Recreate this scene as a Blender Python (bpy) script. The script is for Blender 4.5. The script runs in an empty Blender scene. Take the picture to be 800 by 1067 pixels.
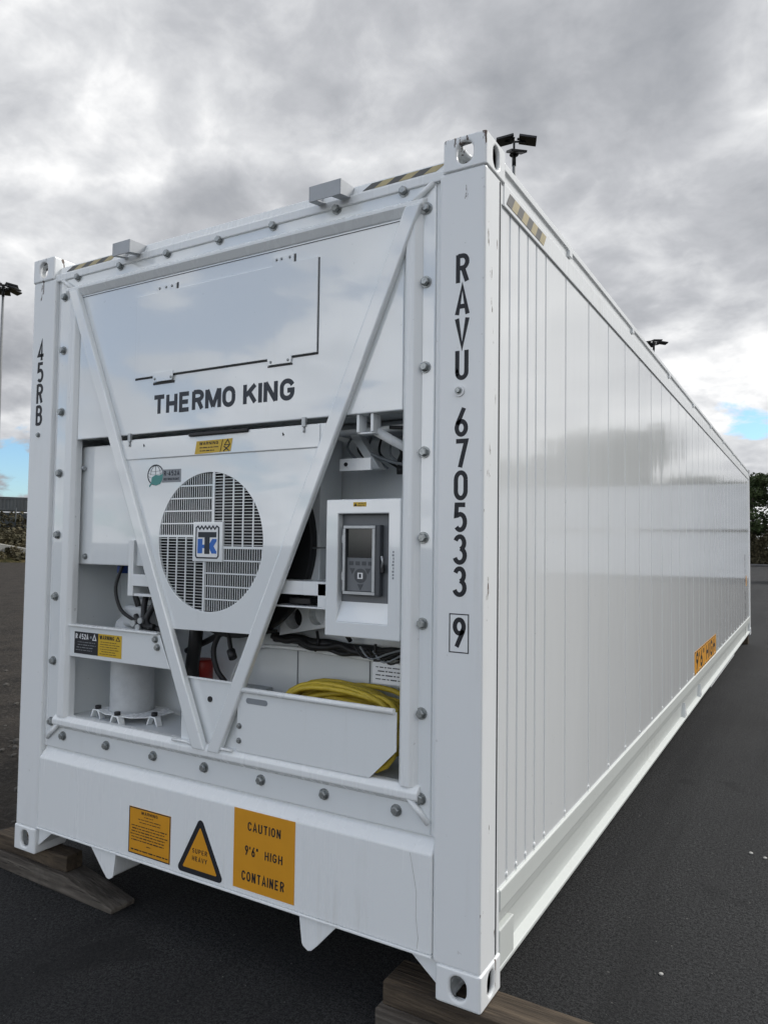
import bpy, bmesh, math, random
from mathutils import Vector, Matrix, noise
R = math.radians
random.seed(7)
scene = bpy.context.scene
COL = scene.collection

# ------------------------------------------------------------------ camera, sky, sun, exposure
GZ = 0.165                                     # height of the container's feet above the ground (timber blocks)
cam_d = bpy.data.cameras.new('camera'); cam = bpy.data.objects.new('camera', cam_d); COL.objects.link(cam)
r_ = Vector((0.86382764, 0.50361248, 0.01327729)); u_ = Vector((0.01053772, -0.04441158, 0.99895774)); f_ = Vector((-0.50367725, 0.86278739, 0.04367087))
m = Matrix((r_, u_, -f_)).transposed().to_4x4(); m.translation = Vector((3.36082, -2.23049, 1.49817 + GZ))
cam.matrix_world = m
cam_d.sensor_fit = 'HORIZONTAL'; cam_d.sensor_width = 36; cam_d.lens = 761.94 * 36 / 800
cam_d.clip_start = 0.05; cam_d.clip_end = 2000
scene.camera = cam

SUN_AZ, SUN_EL = R(38), R(42)                  # azimuth from +y towards +x
world = bpy.data.worlds.new('World'); scene.world = world; world.use_nodes = True
wt = world.node_tree; wt.nodes.clear()

class NT:
    """small helper for writing node trees"""
    def __init__(s, tree): s.t = tree
    def n(s, typ, **kw):
        nd = s.t.nodes.new(typ)
        for k, v in kw.items(): setattr(nd, k, v)
        return nd
    def set(s, sock, v):
        if isinstance(v, bpy.types.NodeSocket): s.t.links.new(v, sock)
        elif v is not None: sock.default_value = v
    def math(s, op, a, b=None, c=None, clamp=False):
        nd = s.n('ShaderNodeMath', operation=op); nd.use_clamp = clamp
        s.set(nd.inputs[0], a); s.set(nd.inputs[1], b)
        if c is not None: s.set(nd.inputs[2], c)
        return nd.outputs[0]
    def vmath(s, op, a, b=None):
        nd = s.n('ShaderNodeVectorMath', operation=op)
        s.set(nd.inputs[0], a)
        if b is not None: s.set(nd.inputs[1], b)
        return nd.outputs['Value'] if op in ('DOT_PRODUCT', 'LENGTH') else nd.outputs[0]
    def noise(s, vec, scale, detail=4, rough=.55, dist=0, out='Fac', lac=2):
        nd = s.n('ShaderNodeTexNoise'); s.set(nd.inputs['Vector'], vec)
        nd.inputs['Scale'].default_value = scale; nd.inputs['Detail'].default_value = detail
        nd.inputs['Roughness'].default_value = rough; nd.inputs['Distortion'].default_value = dist
        nd.inputs['Lacunarity'].default_value = lac
        return nd.outputs[out]
    def ramp(s, fac, stops, interp='LINEAR'):
        nd = s.n('ShaderNodeValToRGB'); nd.color_ramp.interpolation = interp
        e = nd.color_ramp.elements
        while len(e) < len(stops): e.new(1)
        for i, (p, c) in enumerate(stops):
            e[i].position = p; e[i].color = (c, c, c, 1) if isinstance(c, (int, float)) else (*c, 1)
        s.set(nd.inputs[0], fac); return nd.outputs[0]
    def mix(s, fac, a, b, blend='MIX'):
        nd = s.n('ShaderNodeMix', data_type='RGBA', blend_type=blend)
        s.set(nd.inputs[0], fac)
        for sock, v in ((nd.inputs[6], a), (nd.inputs[7], b)):
            s.set(sock, (*v, 1) if isinstance(v, tuple) and len(v) == 3 else v)
        return nd.outputs[2]
    def maprange(s, v, a, b, c, d, smooth=True):
        nd = s.n('ShaderNodeMapRange', interpolation_type='SMOOTHSTEP' if smooth else 'LINEAR')
        s.set(nd.inputs[0], v)
        for i, x in enumerate((a, b, c, d)): nd.inputs[i + 1].default_value = x
        return nd.outputs[0]

SKY_K = 0.1
w = NT(wt)
tc = w.n('ShaderNodeTexCoord'); d = w.vmath('NORMALIZE', tc.outputs['Generated'])
sep = w.n('ShaderNodeSeparateXYZ'); w.set(sep.inputs[0], d)
zc = w.math('ADD', w.math('MAXIMUM', sep.outputs[2], 0.0), 0.34)
cmb = w.n('ShaderNodeCombineXYZ')
w.set(cmb.inputs[0], w.math('DIVIDE', sep.outputs[0], zc)); w.set(cmb.inputs[1], w.math('DIVIDE', sep.outputs[1], zc)); cmb.inputs[2].default_value = 3.3
p = cmb.outputs[0]
big = w.noise(p, 1.9, 7, .50, .12)
def billow(off, sc, det):                      # puffy, cauliflower like lumps
    b = w.noise(w.vmath('ADD', p, off), sc, det, .52, .15)
    return w.math('SUBTRACT', 1.0, w.math('MULTIPLY', w.math('ABSOLUTE', w.math('SUBTRACT', b, .5)), 3.2))
mid = billow((7.3, 2.1, 5.0), 3.4, 7)
fin = w.noise(w.vmath('ADD', p, (3.1, 5.5, 1.0)), 9.0, 7, .58, .3)
cov = w.noise(w.vmath('ADD', p, (1.7, 9.4, 2.0)), 3.2, 9, .58, .3)
def lobe(dr, k, amp):                          # a soft region of the sky round direction dr
    v = Vector(dr).normalized()
    a = w.math('SUBTRACT', w.vmath('DOT_PRODUCT', d, tuple(v)), 1.0)
    return w.math('MULTIPLY', w.math('POWER', 2.718, w.math('MULTIPLY', a, k)), amp)
# where blue shows between the clouds
blue = w.math('ADD', cov, lobe((-.062, .982, .168), 800, .27))
blue = w.math('ADD', blue, lobe((-.030, .974, .219), 3000, .22))
blue = w.math('ADD', blue, lobe((-.836, .538, .104), 900, .40))
blue = w.math('ADD', blue, lobe((-.25, -.70, .70), 2.6, .21))
blue = w.math('SUBTRACT', blue, lobe((-.35, -.92, .12), 30, .20))
blue = w.math('SUBTRACT', blue, lobe((-.35, .78, .55), 2.0, .22))
blue = w.math('SUBTRACT', blue, lobe((.9, .35, .3), 3.0, .16))
bmask = w.maprange(blue, .56, .64, 0, 1)
# cloud brightness: thin and bright towards the sun, grey bases elsewhere
tone = w.math('ADD', w.math('MULTIPLY', big, .80), w.math('MULTIPLY', mid, .26))
tone = w.math('ADD', tone, w.math('MULTIPLY', fin, .32))
tone = w.math('SUBTRACT', tone, .205)
tone = w.math('ADD', tone, lobe((.25, .80, .42), 5.0, .03))
tone = w.math('ADD', tone, lobe((-.09, .96, .22), 40.0, .03))
tone = w.math('ADD', tone, lobe((.75, .45, .45), 3.0, .10))
tone = w.math('ADD', tone, lobe((-.35, -.92, .17), 7.0, .42))
tone = w.math('ADD', tone, lobe((.1, -.8, .6), 1.5, .17))
tone = w.math('SUBTRACT', tone, lobe((-.151, .916, .385), 60, .09))
tone = w.math('SUBTRACT', tone, lobe((-.70, .52, .48), 6, .02))
cl = w.ramp(tone, [(.34, (.21, .22, .24)), (.45, (.265, .274, .293)), (.55, (.335, .343, .362)), (.66, (.46, .467, .48)), (.78, (.66, .66, .66)), (.94, (1.05, 1.05, 1.05)), (1.0, (1.35, 1.35, 1.35))])
cl = w.mix(1.0, cl, (1 / SKY_K, 1 / SKY_K, 1 / SKY_K), 'MULTIPLY')
sky = w.n('ShaderNodeTexSky', sky_type='NISHITA', sun_disc=False, sun_elevation=SUN_EL, sun_rotation=SUN_AZ)
sky.air_density = 1.0; sky.dust_density = .6
skc = w.mix(1.0, sky.outputs[0], (.64, .82, .98), 'MULTIPLY')
col = w.mix(bmask, cl, skc)
bg = w.n('ShaderNodeBackground'); w.set(bg.inputs[0], col); bg.inputs[1].default_value = SKY_K
wo = w.n('ShaderNodeOutputWorld'); wt.links.new(bg.outputs[0], wo.inputs[0])

sun_d = bpy.data.lights.new('sun', 'SUN'); sun_d.energy = 1.55; sun_d.angle = R(14); sun_d.color = (1, .975, .94)
sun = bpy.data.objects.new('sun', sun_d); COL.objects.link(sun)
sdir = Vector((math.sin(SUN_AZ) * math.cos(SUN_EL), math.cos(SUN_AZ) * math.cos(SUN_EL), math.sin(SUN_EL)))
sun.rotation_euler = sdir.to_track_quat('Z', 'Y').to_euler(); sun.location = sdir * 60

vs = scene.view_settings
vs.view_transform = 'Standard'; vs.look = 'None'; vs.exposure = 0.72; vs.gamma = 1; vs.use_curve_mapping = False
scene.cycles.max_bounces = 8; scene.cycles.use_denoising = True

# ------------------------------------------------------------------ helpers
def material(name, base, rough=.5, metal=0, spec=.5):
    mt = bpy.data.materials.new(name); mt.use_nodes = True
    b = mt.node_tree.nodes['Principled BSDF']
    b.inputs['Base Color'].default_value = (*base, 1); b.inputs['Roughness'].default_value = rough
    b.inputs['Metallic'].default_value = metal; b.inputs['Specular IOR Level'].default_value = spec
    n = NT(mt.node_tree); n.b = b; n.mat = mt
    return n
def ocoord(n): return n.n('ShaderNodeTexCoord').outputs['Object']
def gcoord(n): return n.n('ShaderNodeNewGeometry').outputs['Position']
def scaled(n, v, s): return n.vmath('MULTIPLY', v, s)
def bump(n, h, strength, dist):
    b = n.n('ShaderNodeBump'); n.set(b.inputs['Height'], h); b.inputs['Strength'].default_value = strength; b.inputs['Distance'].default_value = dist
    n.set(n.b.inputs['Normal'], b.outputs[0]); return b

def paint(name, base, rough, grime=.35, wave=.0):
    """painted sheet steel: faint uneven dirt, drip streaks, slight waviness"""
    n = material(name, base, rough)
    g = gcoord(n)
    a = n.noise(g, 1.7, 6, .6)
    st = n.noise(scaled(n, g, (9, 9, .55)), 2.2, 5, .6)
    dm = n.math('MULTIPLY', n.maprange(a, .45, .75, 0, 1), n.maprange(st, .5, .72, 0, 1))
    dirt = n.math('MULTIPLY', dm, grime)
    c = n.mix(dirt, base, tuple(v * k for v, k in zip(base, (.66, .63, .57))))
    sp = n.maprange(n.noise(g, 46, 3, .5), .715, .76, 0, .5)
    c = n.mix(n.math('MULTIPLY', sp, grime), c, (.12, .10, .08))
    n.set(n.b.inputs['Base Color'], c)
    n.set(n.b.inputs['Roughness'], n.math('ADD', n.math('MULTIPLY', st, .12), rough - .05))
    if wave:
        h = n.math('ADD', n.math('MULTIPLY', n.noise(scaled(n, g, (1, 1.0, .28)), 2.6, 2, .5), 1.0), n.math('MULTIPLY', n.noise(scaled(n, g, (1, 5, .6)), 2.0, 2, .5), .12))
        bump(n, h, wave, .02)
    return n
def coat(n, rough, k=1.0):
    n.b.inputs['Coat Weight'].default_value = k; n.b.inputs['Coat Roughness'].default_value = rough
    n.mat.node_tree.links.new(n.b.inputs['Normal'].links[0].from_socket, n.b.inputs['Coat Normal'])
WHITE = paint('white_paint', (.80, .822, .826), .26, .42, .07).mat
_s = paint('white_panel_gloss', (.785, .815, .823), .09, .22, .05); coat(_s, .02); PANEL = _s.mat
_s = paint('white_side_gloss', (.755, .775, .78), .15, .30, .15); coat(_s, .06, .65); SIDE = _s.mat
INNER = paint('white_inner', (.70, .73, .74), .4, .55).mat
def scuffed():
    """post and casting paint with chips and scrapes down to dark primer"""
    n = paint('scuffed_white_paint', (.785, .805, .81), .32, .35)
    base = n.b.inputs['Base Color'].links[0].from_socket
    g = gcoord(n); s = n.n('ShaderNodeSeparateXYZ'); n.set(s.inputs[0], g)
    edge = n.math('MAXIMUM', n.maprange(s.outputs[0], 2.42, 2.437, 0, .10), n.maprange(s.outputs[2], 2.79, 2.90, 0, .14))
    v = n.math('ADD', n.noise(scaled(n, g, (26, 26, 5)), 1.0, 6, .62), edge)
    ch = n.maprange(v, .735, .75, 0, 1)
    n.set(n.b.inputs['Base Color'], n.mix(ch, base, (.13, .10, .085)))
    n.set(n.b.inputs['Roughness'], n.math('ADD', n.math('MULTIPLY', ch, .4), .3))
    return n.mat
RAILP = paint('rail_paint', (.60, .625, .60), .34, .5, .05).mat
SCUFF = scuffed()
def plain(name, base, rough, metal=0, var=.25, sc=30):
    n = material(name, base, rough, metal)
    f = n.noise(ocoord(n), sc, 4, .6)
    n.set(n.b.inputs['Base Color'], n.mix(n.maprange(f, .3, .75, 0, var), base, tuple(v * .45 for v in base)))
    return n.mat
BOLT = plain('zinc_bolt', (.36, .38, .38), .42, .75, .6, 90)
GALV = plain('galvanised_steel', (.44, .46, .47), .45, .6, .3, 20)
BRACKET = plain('grey_bracket_paint', (.42, .44, .46), .45, 0, .2, 12)
BLACK = plain('black_rubber_and_shade', (.012, .012, .013), .55, 0, .2)  # also colours the strips that stand in for gap shade
DARK = plain('dark_interior', (.010, .011, .012), .7, 0, .2)
SEAM = plain('dark_seam_and_shade', (.05, .055, .06), .6, 0, .2)  # seams, and the painted shadow line at the hatch's right edge
INK = plain('dark_lettering', (.008, .009, .014), .6, 0, .15)
INKG = plain('slate_lettering', (.010, .017, .030), .5, 0, .2)
ORANGE = plain('amber_label_vinyl', (.66, .30, .018), .42, 0, .12, 9)
YELLOW = plain('yellow_label_vinyl', (.62, .40, .02), .42, 0, .12, 9)
PALEWHITE = plain('white_vinyl', (.80, .81, .82), .35, 0, .08)
BLUE = plain('blue_vinyl', (.015, .13, .50), .4, 0, .1)
TEAL = plain('teal_vinyl', (.05, .26, .24), .4, 0, .1)
GREYV = plain('grey_vinyl', (.24, .26, .28), .45, 0, .1)
GREYBOX = plain('grey_plastic', (.15, .16, .17), .5, 0, .1)
GREYD = plain('charcoal_keypad', (.055, .062, .07), .45, 0, .1)
SCREEN = plain('dark_display_glass', (.008, .010, .011), .12, 0, .05)
COMPR = plain('grey_compressor_paint', (.50, .52, .53), .45, 0, .3, 14)
RED = plain('red_plastic', (.30, .018, .012), .45, 0, .15)
NAVY = plain('blue_plug', (.015, .05, .22), .5, 0, .1)
CABLE = plain('yellow_cable_sheath', (.62, .46, .045), .5, 0, .35, 25)
HAZY = plain('faded_yellow_tape', (.44, .37, .20), .5, 0, .3, 25)
HAZD = plain('faded_black_tape', (.10, .10, .095), .55, 0, .5, 25)
FLOOD = plain('dark_floodlight_housing', (.018, .019, .021), .5, 0, .2)

class MB:
    def __init__(s): s.bm = bmesh.new()
    def box(s, x0, x1, y0, y1, z0, z1):
        v = [s.bm.verts.new((x, y, z)) for x in (x0, x1) for y in (y0, y1) for z in (z0, z1)]
        for f in ((0, 1, 3, 2), (4, 6, 7, 5), (0, 4, 5, 1), (2, 3, 7, 6), (0, 2, 6, 4), (1, 5, 7, 3)): s.bm.faces.new([v[i] for i in f])
        return s
    def prism(s, poly, axis, lo, hi):
        """polygon extruded along an axis; poly gives the other two coordinates in x,y,z order"""
        def pt(a, b, c): return {'x': (c, a, b), 'y': (a, c, b), 'z': (a, b, c)}[axis]
        A = [s.bm.verts.new(pt(a, b, lo)) for a, b in poly]; B = [s.bm.verts.new(pt(a, b, hi)) for a, b in poly]
        n = len(poly)
        s.bm.faces.new(A); s.bm.faces.new(B[::-1])
        for i in range(n): s.bm.faces.new((A[i], B[i], B[(i + 1) % n], A[(i + 1) % n]))
        return s
    def tube(s, pts, r, seg=8, smooth=True, caps=True):
        pts = [Vector(p) for p in pts]; n = len(pts); rings = []
        t0 = (pts[1] - pts[0]).normalized(); up = Vector((0, 0, 1)) if abs(t0.z) < .9 else Vector((1, 0, 0))
        for i in range(n):
            t = (pts[min(i + 1, n - 1)] - pts[max(i - 1, 0)]).normalized()
            up = (up - t * up.dot(t)).normalized(); sd = t.cross(up)
            rr = r[i] if isinstance(r, (list, tuple)) else r
            rings.append([s.bm.verts.new(pts[i] + (sd * math.cos(2 * math.pi * k / seg) + up * math.sin(2 * math.pi * k / seg)) * rr) for k in range(seg)])
        for a, b in zip(rings, rings[1:]):
            for k in range(seg):
                f = s.bm.faces.new((a[k], a[(k + 1) % seg], b[(k + 1) % seg], b[k])); f.smooth = smooth
        if caps: s.bm.faces.new(rings[0]); s.bm.faces.new(rings[-1])
        return s
    def ribbon(s, pts, wd, thick, plane, closed=False):
        """flat stroke of constant width; plane maps (a,b,h) to xyz"""
        n = len(pts); P = [Vector(p) for p in pts]; L = []
        for i in range(n):
            if closed: a, b, c = P[i - 1], P[i], P[(i + 1) % n]
            else: a, b, c = P[max(i - 1, 0)], P[i], P[min(i + 1, n - 1)]
            d1 = (b - a).normalized() if (b - a).length > 1e-9 else (c - b).normalized()
            d2 = (c - b).normalized() if (c - b).length > 1e-9 else d1
            t = (d1 + d2).normalized() if (d1 + d2).length > 1e-6 else d1
            nn = Vector((-t.y, t.x)); k = 1 / max(.5, nn.dot(Vector((-d1.y, d1.x))))
            L.append((b + nn * wd / 2 * k, b - nn * wd / 2 * k))
        V = [[s.bm.verts.new(plane(q.x, q.y, h)) for q in (l, rr) for h in (0, thick)] for l, rr in L]
        m_ = n if closed else n - 1
        for i in range(m_):
            a, b = V[i], V[(i + 1) % n]
            for q in ((1, 3), (0, 1), (2, 0), (3, 2)): s.bm.faces.new((a[q[0]], a[q[1]], b[q[1]], b[q[0]]))
        if not closed:
            for v in (V[0], V[-1]): s.bm.faces.new((v[0], v[1], v[3], v[2]))
        return s
    def mesh(s, name, mat, fix=True):
        if fix: bmesh.ops.recalc_face_normals(s.bm, faces=s.bm.faces[:])
        me = bpy.data.meshes.new(name); s.bm.to_mesh(me); s.bm.free()
        if mat: me.materials.append(mat)
        return me
    def obj(s, name, mat, parent=None, bev=0, seg=2, fix=True, loc=None):
        return link(name, s.mesh(name, mat, fix), parent, bev, seg, loc)
def link(name, me, parent=None, bev=0, seg=2, loc=None):
    o = bpy.data.objects.new(name, me); COL.objects.link(o)
    if parent: o.parent = parent
    if loc is not None: o.location = loc
    if bev:
        b = o.modifiers.new('bevel', 'BEVEL'); b.width = bev; b.segments = seg; b.limit_method = 'ANGLE'; b.angle_limit = R(35)
    return o
def cut(o, *cutters):
    """boolean openings through a mesh part"""
    tmp = []
    for c in cutters:
        k = bpy.data.objects.new('cutter', c.mesh('cutter', None)); COL.objects.link(k); k.parent = o.parent; tmp.append(k)
        b = o.modifiers.new('b', 'BOOLEAN'); b.object = k; b.operation = 'DIFFERENCE'; b.solver = 'EXACT'
    bev = [(x.name) for x in o.modifiers if x.type == 'BEVEL']
    keep = [(o.modifiers[x].width, o.modifiers[x].segments) for x in bev]
    for x in bev: o.modifiers.remove(o.modifiers[x])
    dg = bpy.context.evaluated_depsgraph_get(); dg.update()
    me = bpy.data.meshes.new_from_object(o.evaluated_get(dg)); o.modifiers.clear(); o.data = me
    for k in tmp: bpy.data.objects.remove(k)
    for wd, sg in keep:
        b = o.modifiers.new('bevel', 'BEVEL'); b.width = wd; b.segments = sg; b.limit_method = 'ANGLE'; b.angle_limit = R(35)
    return o
def stadium(cx, cy, w_, h_, seg=10):
    r = w_ / 2; k = h_ / 2 - r
    return [(cx + r * math.cos(a), cy + k + r * math.sin(a)) for a in [math.pi * i / seg for i in range(seg + 1)]] + \
           [(cx + r * math.cos(a), cy - k + r * math.sin(a)) for a in [math.pi + math.pi * i / seg for i in range(seg + 1)]]
def circle(cx, cy, r, seg=48): return [(cx + r * math.cos(2 * math.pi * i / seg), cy + r * math.sin(2 * math.pi * i / seg)) for i in range(seg)]
def thing(name, label, cat, loc=(0, 0, 0), rz=0, group=None):
    o = bpy.data.objects.new(name, None); COL.objects.link(o); o.empty_display_size = .2
    o.location = loc; o.rotation_euler = (0, 0, rz); return tag(o, label, cat, group)
def tag(o, label, cat, group=None):
    o['label'] = label; o['category'] = cat
    if group: o['group'] = group
    return o
def structure(o): o['kind'] = 'structure'; return o
def stuff(o, label, cat): o['kind'] = 'stuff'; o['label'] = label; o['category'] = cat; return o

FRONT = lambda y: (lambda a, b, h: (a, y - h, b))       # writing on a face that looks along -y
RIGHT = lambda x: (lambda a, b, h: (x + h, a, b))       # writing on a face that looks along +x
def small_print(x0, x1, z0, z1, n, plane, mat, parent, rng, fill=.62, ragged=.25):
    """lines of print too small to read"""
    mb = MB(); pitch = (z1 - z0) / n
    for i in range(n):
        zb = z1 - (i + .5) * pitch; x = x0 + rng.random() * ragged * (x1 - x0) * .4; xe = x1 - rng.random() * ragged * (x1 - x0)
        while x < xe:
            l = min(rng.uniform(.35, 1.6) * pitch * 1.5, xe - x); hh = pitch * fill * rng.uniform(.35, .5)
            if l > pitch * .15:
                v = [mb.bm.verts.new(plane(a, b, .0012)) for a, b in ((x, zb - hh / 2), (x + l, zb - hh / 2), (x + l, zb + hh / 2), (x, zb + hh / 2))]
                mb.bm.faces.new(v)
            x += l + pitch * .35
    return mb.obj('small_print', mat, parent, fix=False)

# strokes of the tall narrow stencil-like container lettering, in a unit cell 0..1 wide, 0..1 high
def arc(cx, cy, rx, ry, a0, a1, n=10): return [(cx + rx * math.cos(R(a0 + (a1 - a0) * i / n)), cy + ry * math.sin(R(a0 + (a1 - a0) * i / n))) for i in range(n + 1)]
GL = {
 'R': [[(.1, 0), (.1, 1)], [(.1, .95)] + arc(.5, .735, .40, .215, 90, -90, 10) + [(.1, .52)], [(.52, .52), (.89, .03)]],
 'A': [[(.04, 0), (.5, 1), (.96, 0)], [(.2, .29), (.8, .29)]],
 'V': [[(.04, 1), (.5, 0), (.96, 1)]],
 'U': [[(.1, 1), (.1, .22)] + arc(.5, .24, .4, .20, 180, 360, 12) + [(.9, .24), (.9, 1)]],
 '6': [[(.72, 1.0), (.42, .68), (.2, .46)] + arc(.5, .28, .38, .24, 150, 510, 20)],
 '9': [[(.28, 0), (.58, .32), (.8, .54)] + arc(.5, .72, .38, .24, -30, 330, 20)],
 '7': [[(.08, .95), (.92, .95), (.42, 0)]],
 '0': [arc(.5, .70, .40, .26, 0, 180, 12) + arc(.5, .30, .40, .26, 180, 360, 12) + [(.9, .70)]],
 '5': [[(.88, .95), (.18, .95), (.14, .56)] + arc(.47, .33, .40, .28, 120, -140, 16)],
 '3': [arc(.46, .73, .36, .23, 160, -80, 12), arc(.46, .28, .42, .25, 85, -160, 14)],
 '4': [[(.62, 0), (.62, 1), (.06, .26), (.96, .26)]],
 'B': [[(.1, 0), (.1, 1)], [(.1, .95)] + arc(.5, .745, .34, .205, 90, -90, 10) + [(.1, .54)], [(.5, .54)] + arc(.52, .295, .38, .245, 90, -90, 10) + [(.1, .05)]],
}
GL.update({
 'T': [[(.5, 0), (.5, .93)], [(.0, .93), (1, .93)]],
 'H': [[(.1, 0), (.1, 1)], [(.9, 0), (.9, 1)], [(.1, .5), (.9, .5)]],
 'E': [[(.9, .93), (.12, .93), (.12, .07), (.9, .07)], [(.12, .5), (.82, .5)]],
 'F': [[(.9, .93), (.12, .93), (.12, .0)], [(.12, .5), (.78, .5)]],
 'M': [[(.06, 0), (.06, 1)], [(.94, 0), (.94, 1)], [(.10, .98), (.5, .06)], [(.90, .98), (.5, .06)]],
 'N': [[(.1, 0), (.1, 1)], [(.9, 0), (.9, 1)], [(.12, .97), (.88, .03)]],
 'O': [arc(.5, .62, .42, .31, 0, 180, 10) + arc(.5, .38, .42, .31, 180, 360, 10) + [(.92, .62)]],
 'K': [[(.1, 0), (.1, 1)], [(.90, .95), (.2, .44)], [(.42, .62), (.91, .06)]],
 'I': [[(.5, 0), (.5, 1)]],
 'G': [[(.9, .72)] + arc(.5, .64, .4, .29, 25, 180, 10) + arc(.5, .36, .4, .29, 180, 360, 10) + [(.9, .46), (.52, .46)]],
 'C': [[(.9, .70)] + arc(.5, .64, .4, .29, 25, 180, 10) + arc(.5, .36, .4, .29, 180, 335, 10) + [(.9, .30)]],
 'S': [arc(.48, .71, .36, .22, 25, 250, 12) + [(.52, .5)] + arc(.5, .29, .38, .22, 80, -160, 12)],
 'P': [[(.12, 0), (.12, 1)], [(.12, .93)] + arc(.52, .70, .36, .23, 90, -90, 10) + [(.12, .47)]],
 'Y': [[(.04, 1), (.5, .45), (.96, 1)], [(.5, .47), (.5, 0)]],
 'W': [[(.02, 1), (.26, 0)], [(.26, 0), (.5, 1)], [(.5, 1), (.74, 0)], [(.74, 0), (.98, 1)]],
 '2': [arc(.48, .71, .38, .22, 160, -30, 10) + [(.14, .07), (.92, .07)]],
 '-': [[(.1, .42), (.9, .42)]],
 "'": [[(.5, .98), (.5, .68)]],
 '"': [[(.2, .98), (.2, .68)], [(.8, .98), (.8, .68)]],
})
WID = {'I': .26, 'M': 1.25, 'W': 1.35, "'": .28, '"': .5, '-': .6, ' ': .45, '4': 1.0}
def lettering(body, x0, x1, z0, z1, plane, wd, parent, mat, gap=.17):
    """one line of block lettering, all in one part, wd = stroke width"""
    ws = [WID.get(c, 1.0) for c in body]; tot = sum(ws) + gap * (len(body) - 1); u = (x1 - x0) / tot
    mb = MB(); x = x0
    for c, w_ in zip(body, ws):
        for k, st in enumerate(GL.get(c, [])):
            a0 = x + wd * .35; aw = w_ * u - wd * .7
            mb.ribbon([(a0 + a * aw, z0 + b * (z1 - z0)) for a, b in st], wd, .0006 + .0002 * k, plane)
        x += (w_ + gap) * u
    return mb.obj('lettering', mat, parent)
def glyph(ch, x0, x1, z0, z1, plane, wd, parent, mat=None):
    mb = MB()
    for k, st in enumerate(GL[ch]):
        hh = .0006 + .0002 * k
        mb.ribbon([(x0 + a * (x1 - x0), z0 + b * (z1 - z0)) for a, b in st], wd, hh, plane)
    return mb.obj('lettering', mat or INK, parent)

# ------------------------------------------------------------------ ground
def asphalt():
    n = material('asphalt', (.030, .031, .033), .92, 0, .2)
    g = gcoord(n)
    fine = n.noise(g, 150, 3, .75); mid_ = n.noise(g, 62, 4, .7); pat = n.noise(g, .55, 6, .6); lump = n.noise(g, 7, 5, .6)
    f2 = n.math('ADD', n.math('MULTIPLY', fine, .6), n.math('MULTIPLY', mid_, .4))
    c = n.mix(n.maprange(f2, .41, .60, 0, 1), (.006, .0062, .0067), (.062, .063, .064))
    c = n.mix(n.maprange(pat, .35, .7, 0, .5), c, (.018, .0184, .0195))
    c = n.mix(n.maprange(lump, .5, .72, 0, .35), c, (.033, .033, .034))
    trk = n.noise(scaled(n, g, (1.6, .12, 1)), 1.3, 5, .6); c = n.mix(n.maprange(trk, .48, .66, 0, .42), c, (.014, .0142, .015))
    stn = n.noise(g, 1.6, 3, .5); c = n.mix(n.maprange(stn, .62, .68, 0, .45), c, (.012, .0122, .013))
    c = n.mix(n.maprange(n.noise(g, 48, 2, .5), .725, .76, 0, .85), c, (.17, .165, .155))
    n.set(n.b.inputs['Base Color'], c)
    bump(n, n.math('ADD', n.math('MULTIPLY', f2, 1.0), n.math('MULTIPLY', lump, .5)), .8, .012)
    return n.mat
def dirt():
    n = material('dirt', (.06, .05, .042), .95, 0, .2)
    g = gcoord(n)
    a = n.noise(g, 2.2, 7, .65); b = n.noise(g, 26, 5, .65)
    c = n.mix(n.maprange(a, .35, .68, 0, 1), (.020, .0175, .0150), (.050, .0425, .035))
    c = n.mix(n.maprange(b, .45, .7, 0, .7), c, (.085, .076, .065))
    n.set(n.b.inputs['Base Color'], c); bump(n, n.math('ADD', b, a), 1.0, .05)
    return n.mat
ASPH = asphalt(); DIRT = dirt()
g = MB(); g.bm.faces.new([g.bm.verts.new(v) for v in ((-400, -300, 0), (400, -300, 0), (400, 500, 0), (-400, 500, 0))])
structure(g.obj('asphalt_yard', ASPH, fix=False))
rg = random.Random(3)
edge = [(-.42 + .09 * noise.noise(Vector((0, y * 1.3, 0))) + .03 * rg.uniform(-1, 1), y) for y in [-6 + .35 * i for i in range(180)]]
dm = MB(); pv = None
for x, y in edge:
    v = [dm.bm.verts.new((x, y, .004)), dm.bm.verts.new((x - 44.5, y + 26, .004))]
    if pv: dm.bm.faces.new((pv[0], v[0], v[1], pv[1]))
    pv = v
structure(dm.obj('dirt_ground', DIRT))
# loose stones on the dirt beside the container
STONE = plain('rubble_stone', (.085, .079, .07), .9, 0, .8, 5)
sm = MB()
for i in range(2600):
    y = rg.uniform(-1.2, 1) ** 1 * 9 + 6; x = -.42 - abs(rg.gauss(0, 2.2)); s = rg.choice((.008, .012, .016, .03)) * rg.uniform(.7, 1.5)
    vs_ = bmesh.ops.create_icosphere(sm.bm, subdivisions=1, radius=s, matrix=Matrix.Translation((x, y, s * .35)) @ Matrix.Rotation(rg.uniform(0, 6), 4, 'Z') @ Matrix.Diagonal((1, rg.uniform(.6, 1), rg.uniform(.4, .8), 1)))
stuff(sm.obj('gravel', STONE, fix=False), 'brown loose gravel scattered over the dirt left of the white container', 'gravel')

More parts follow.
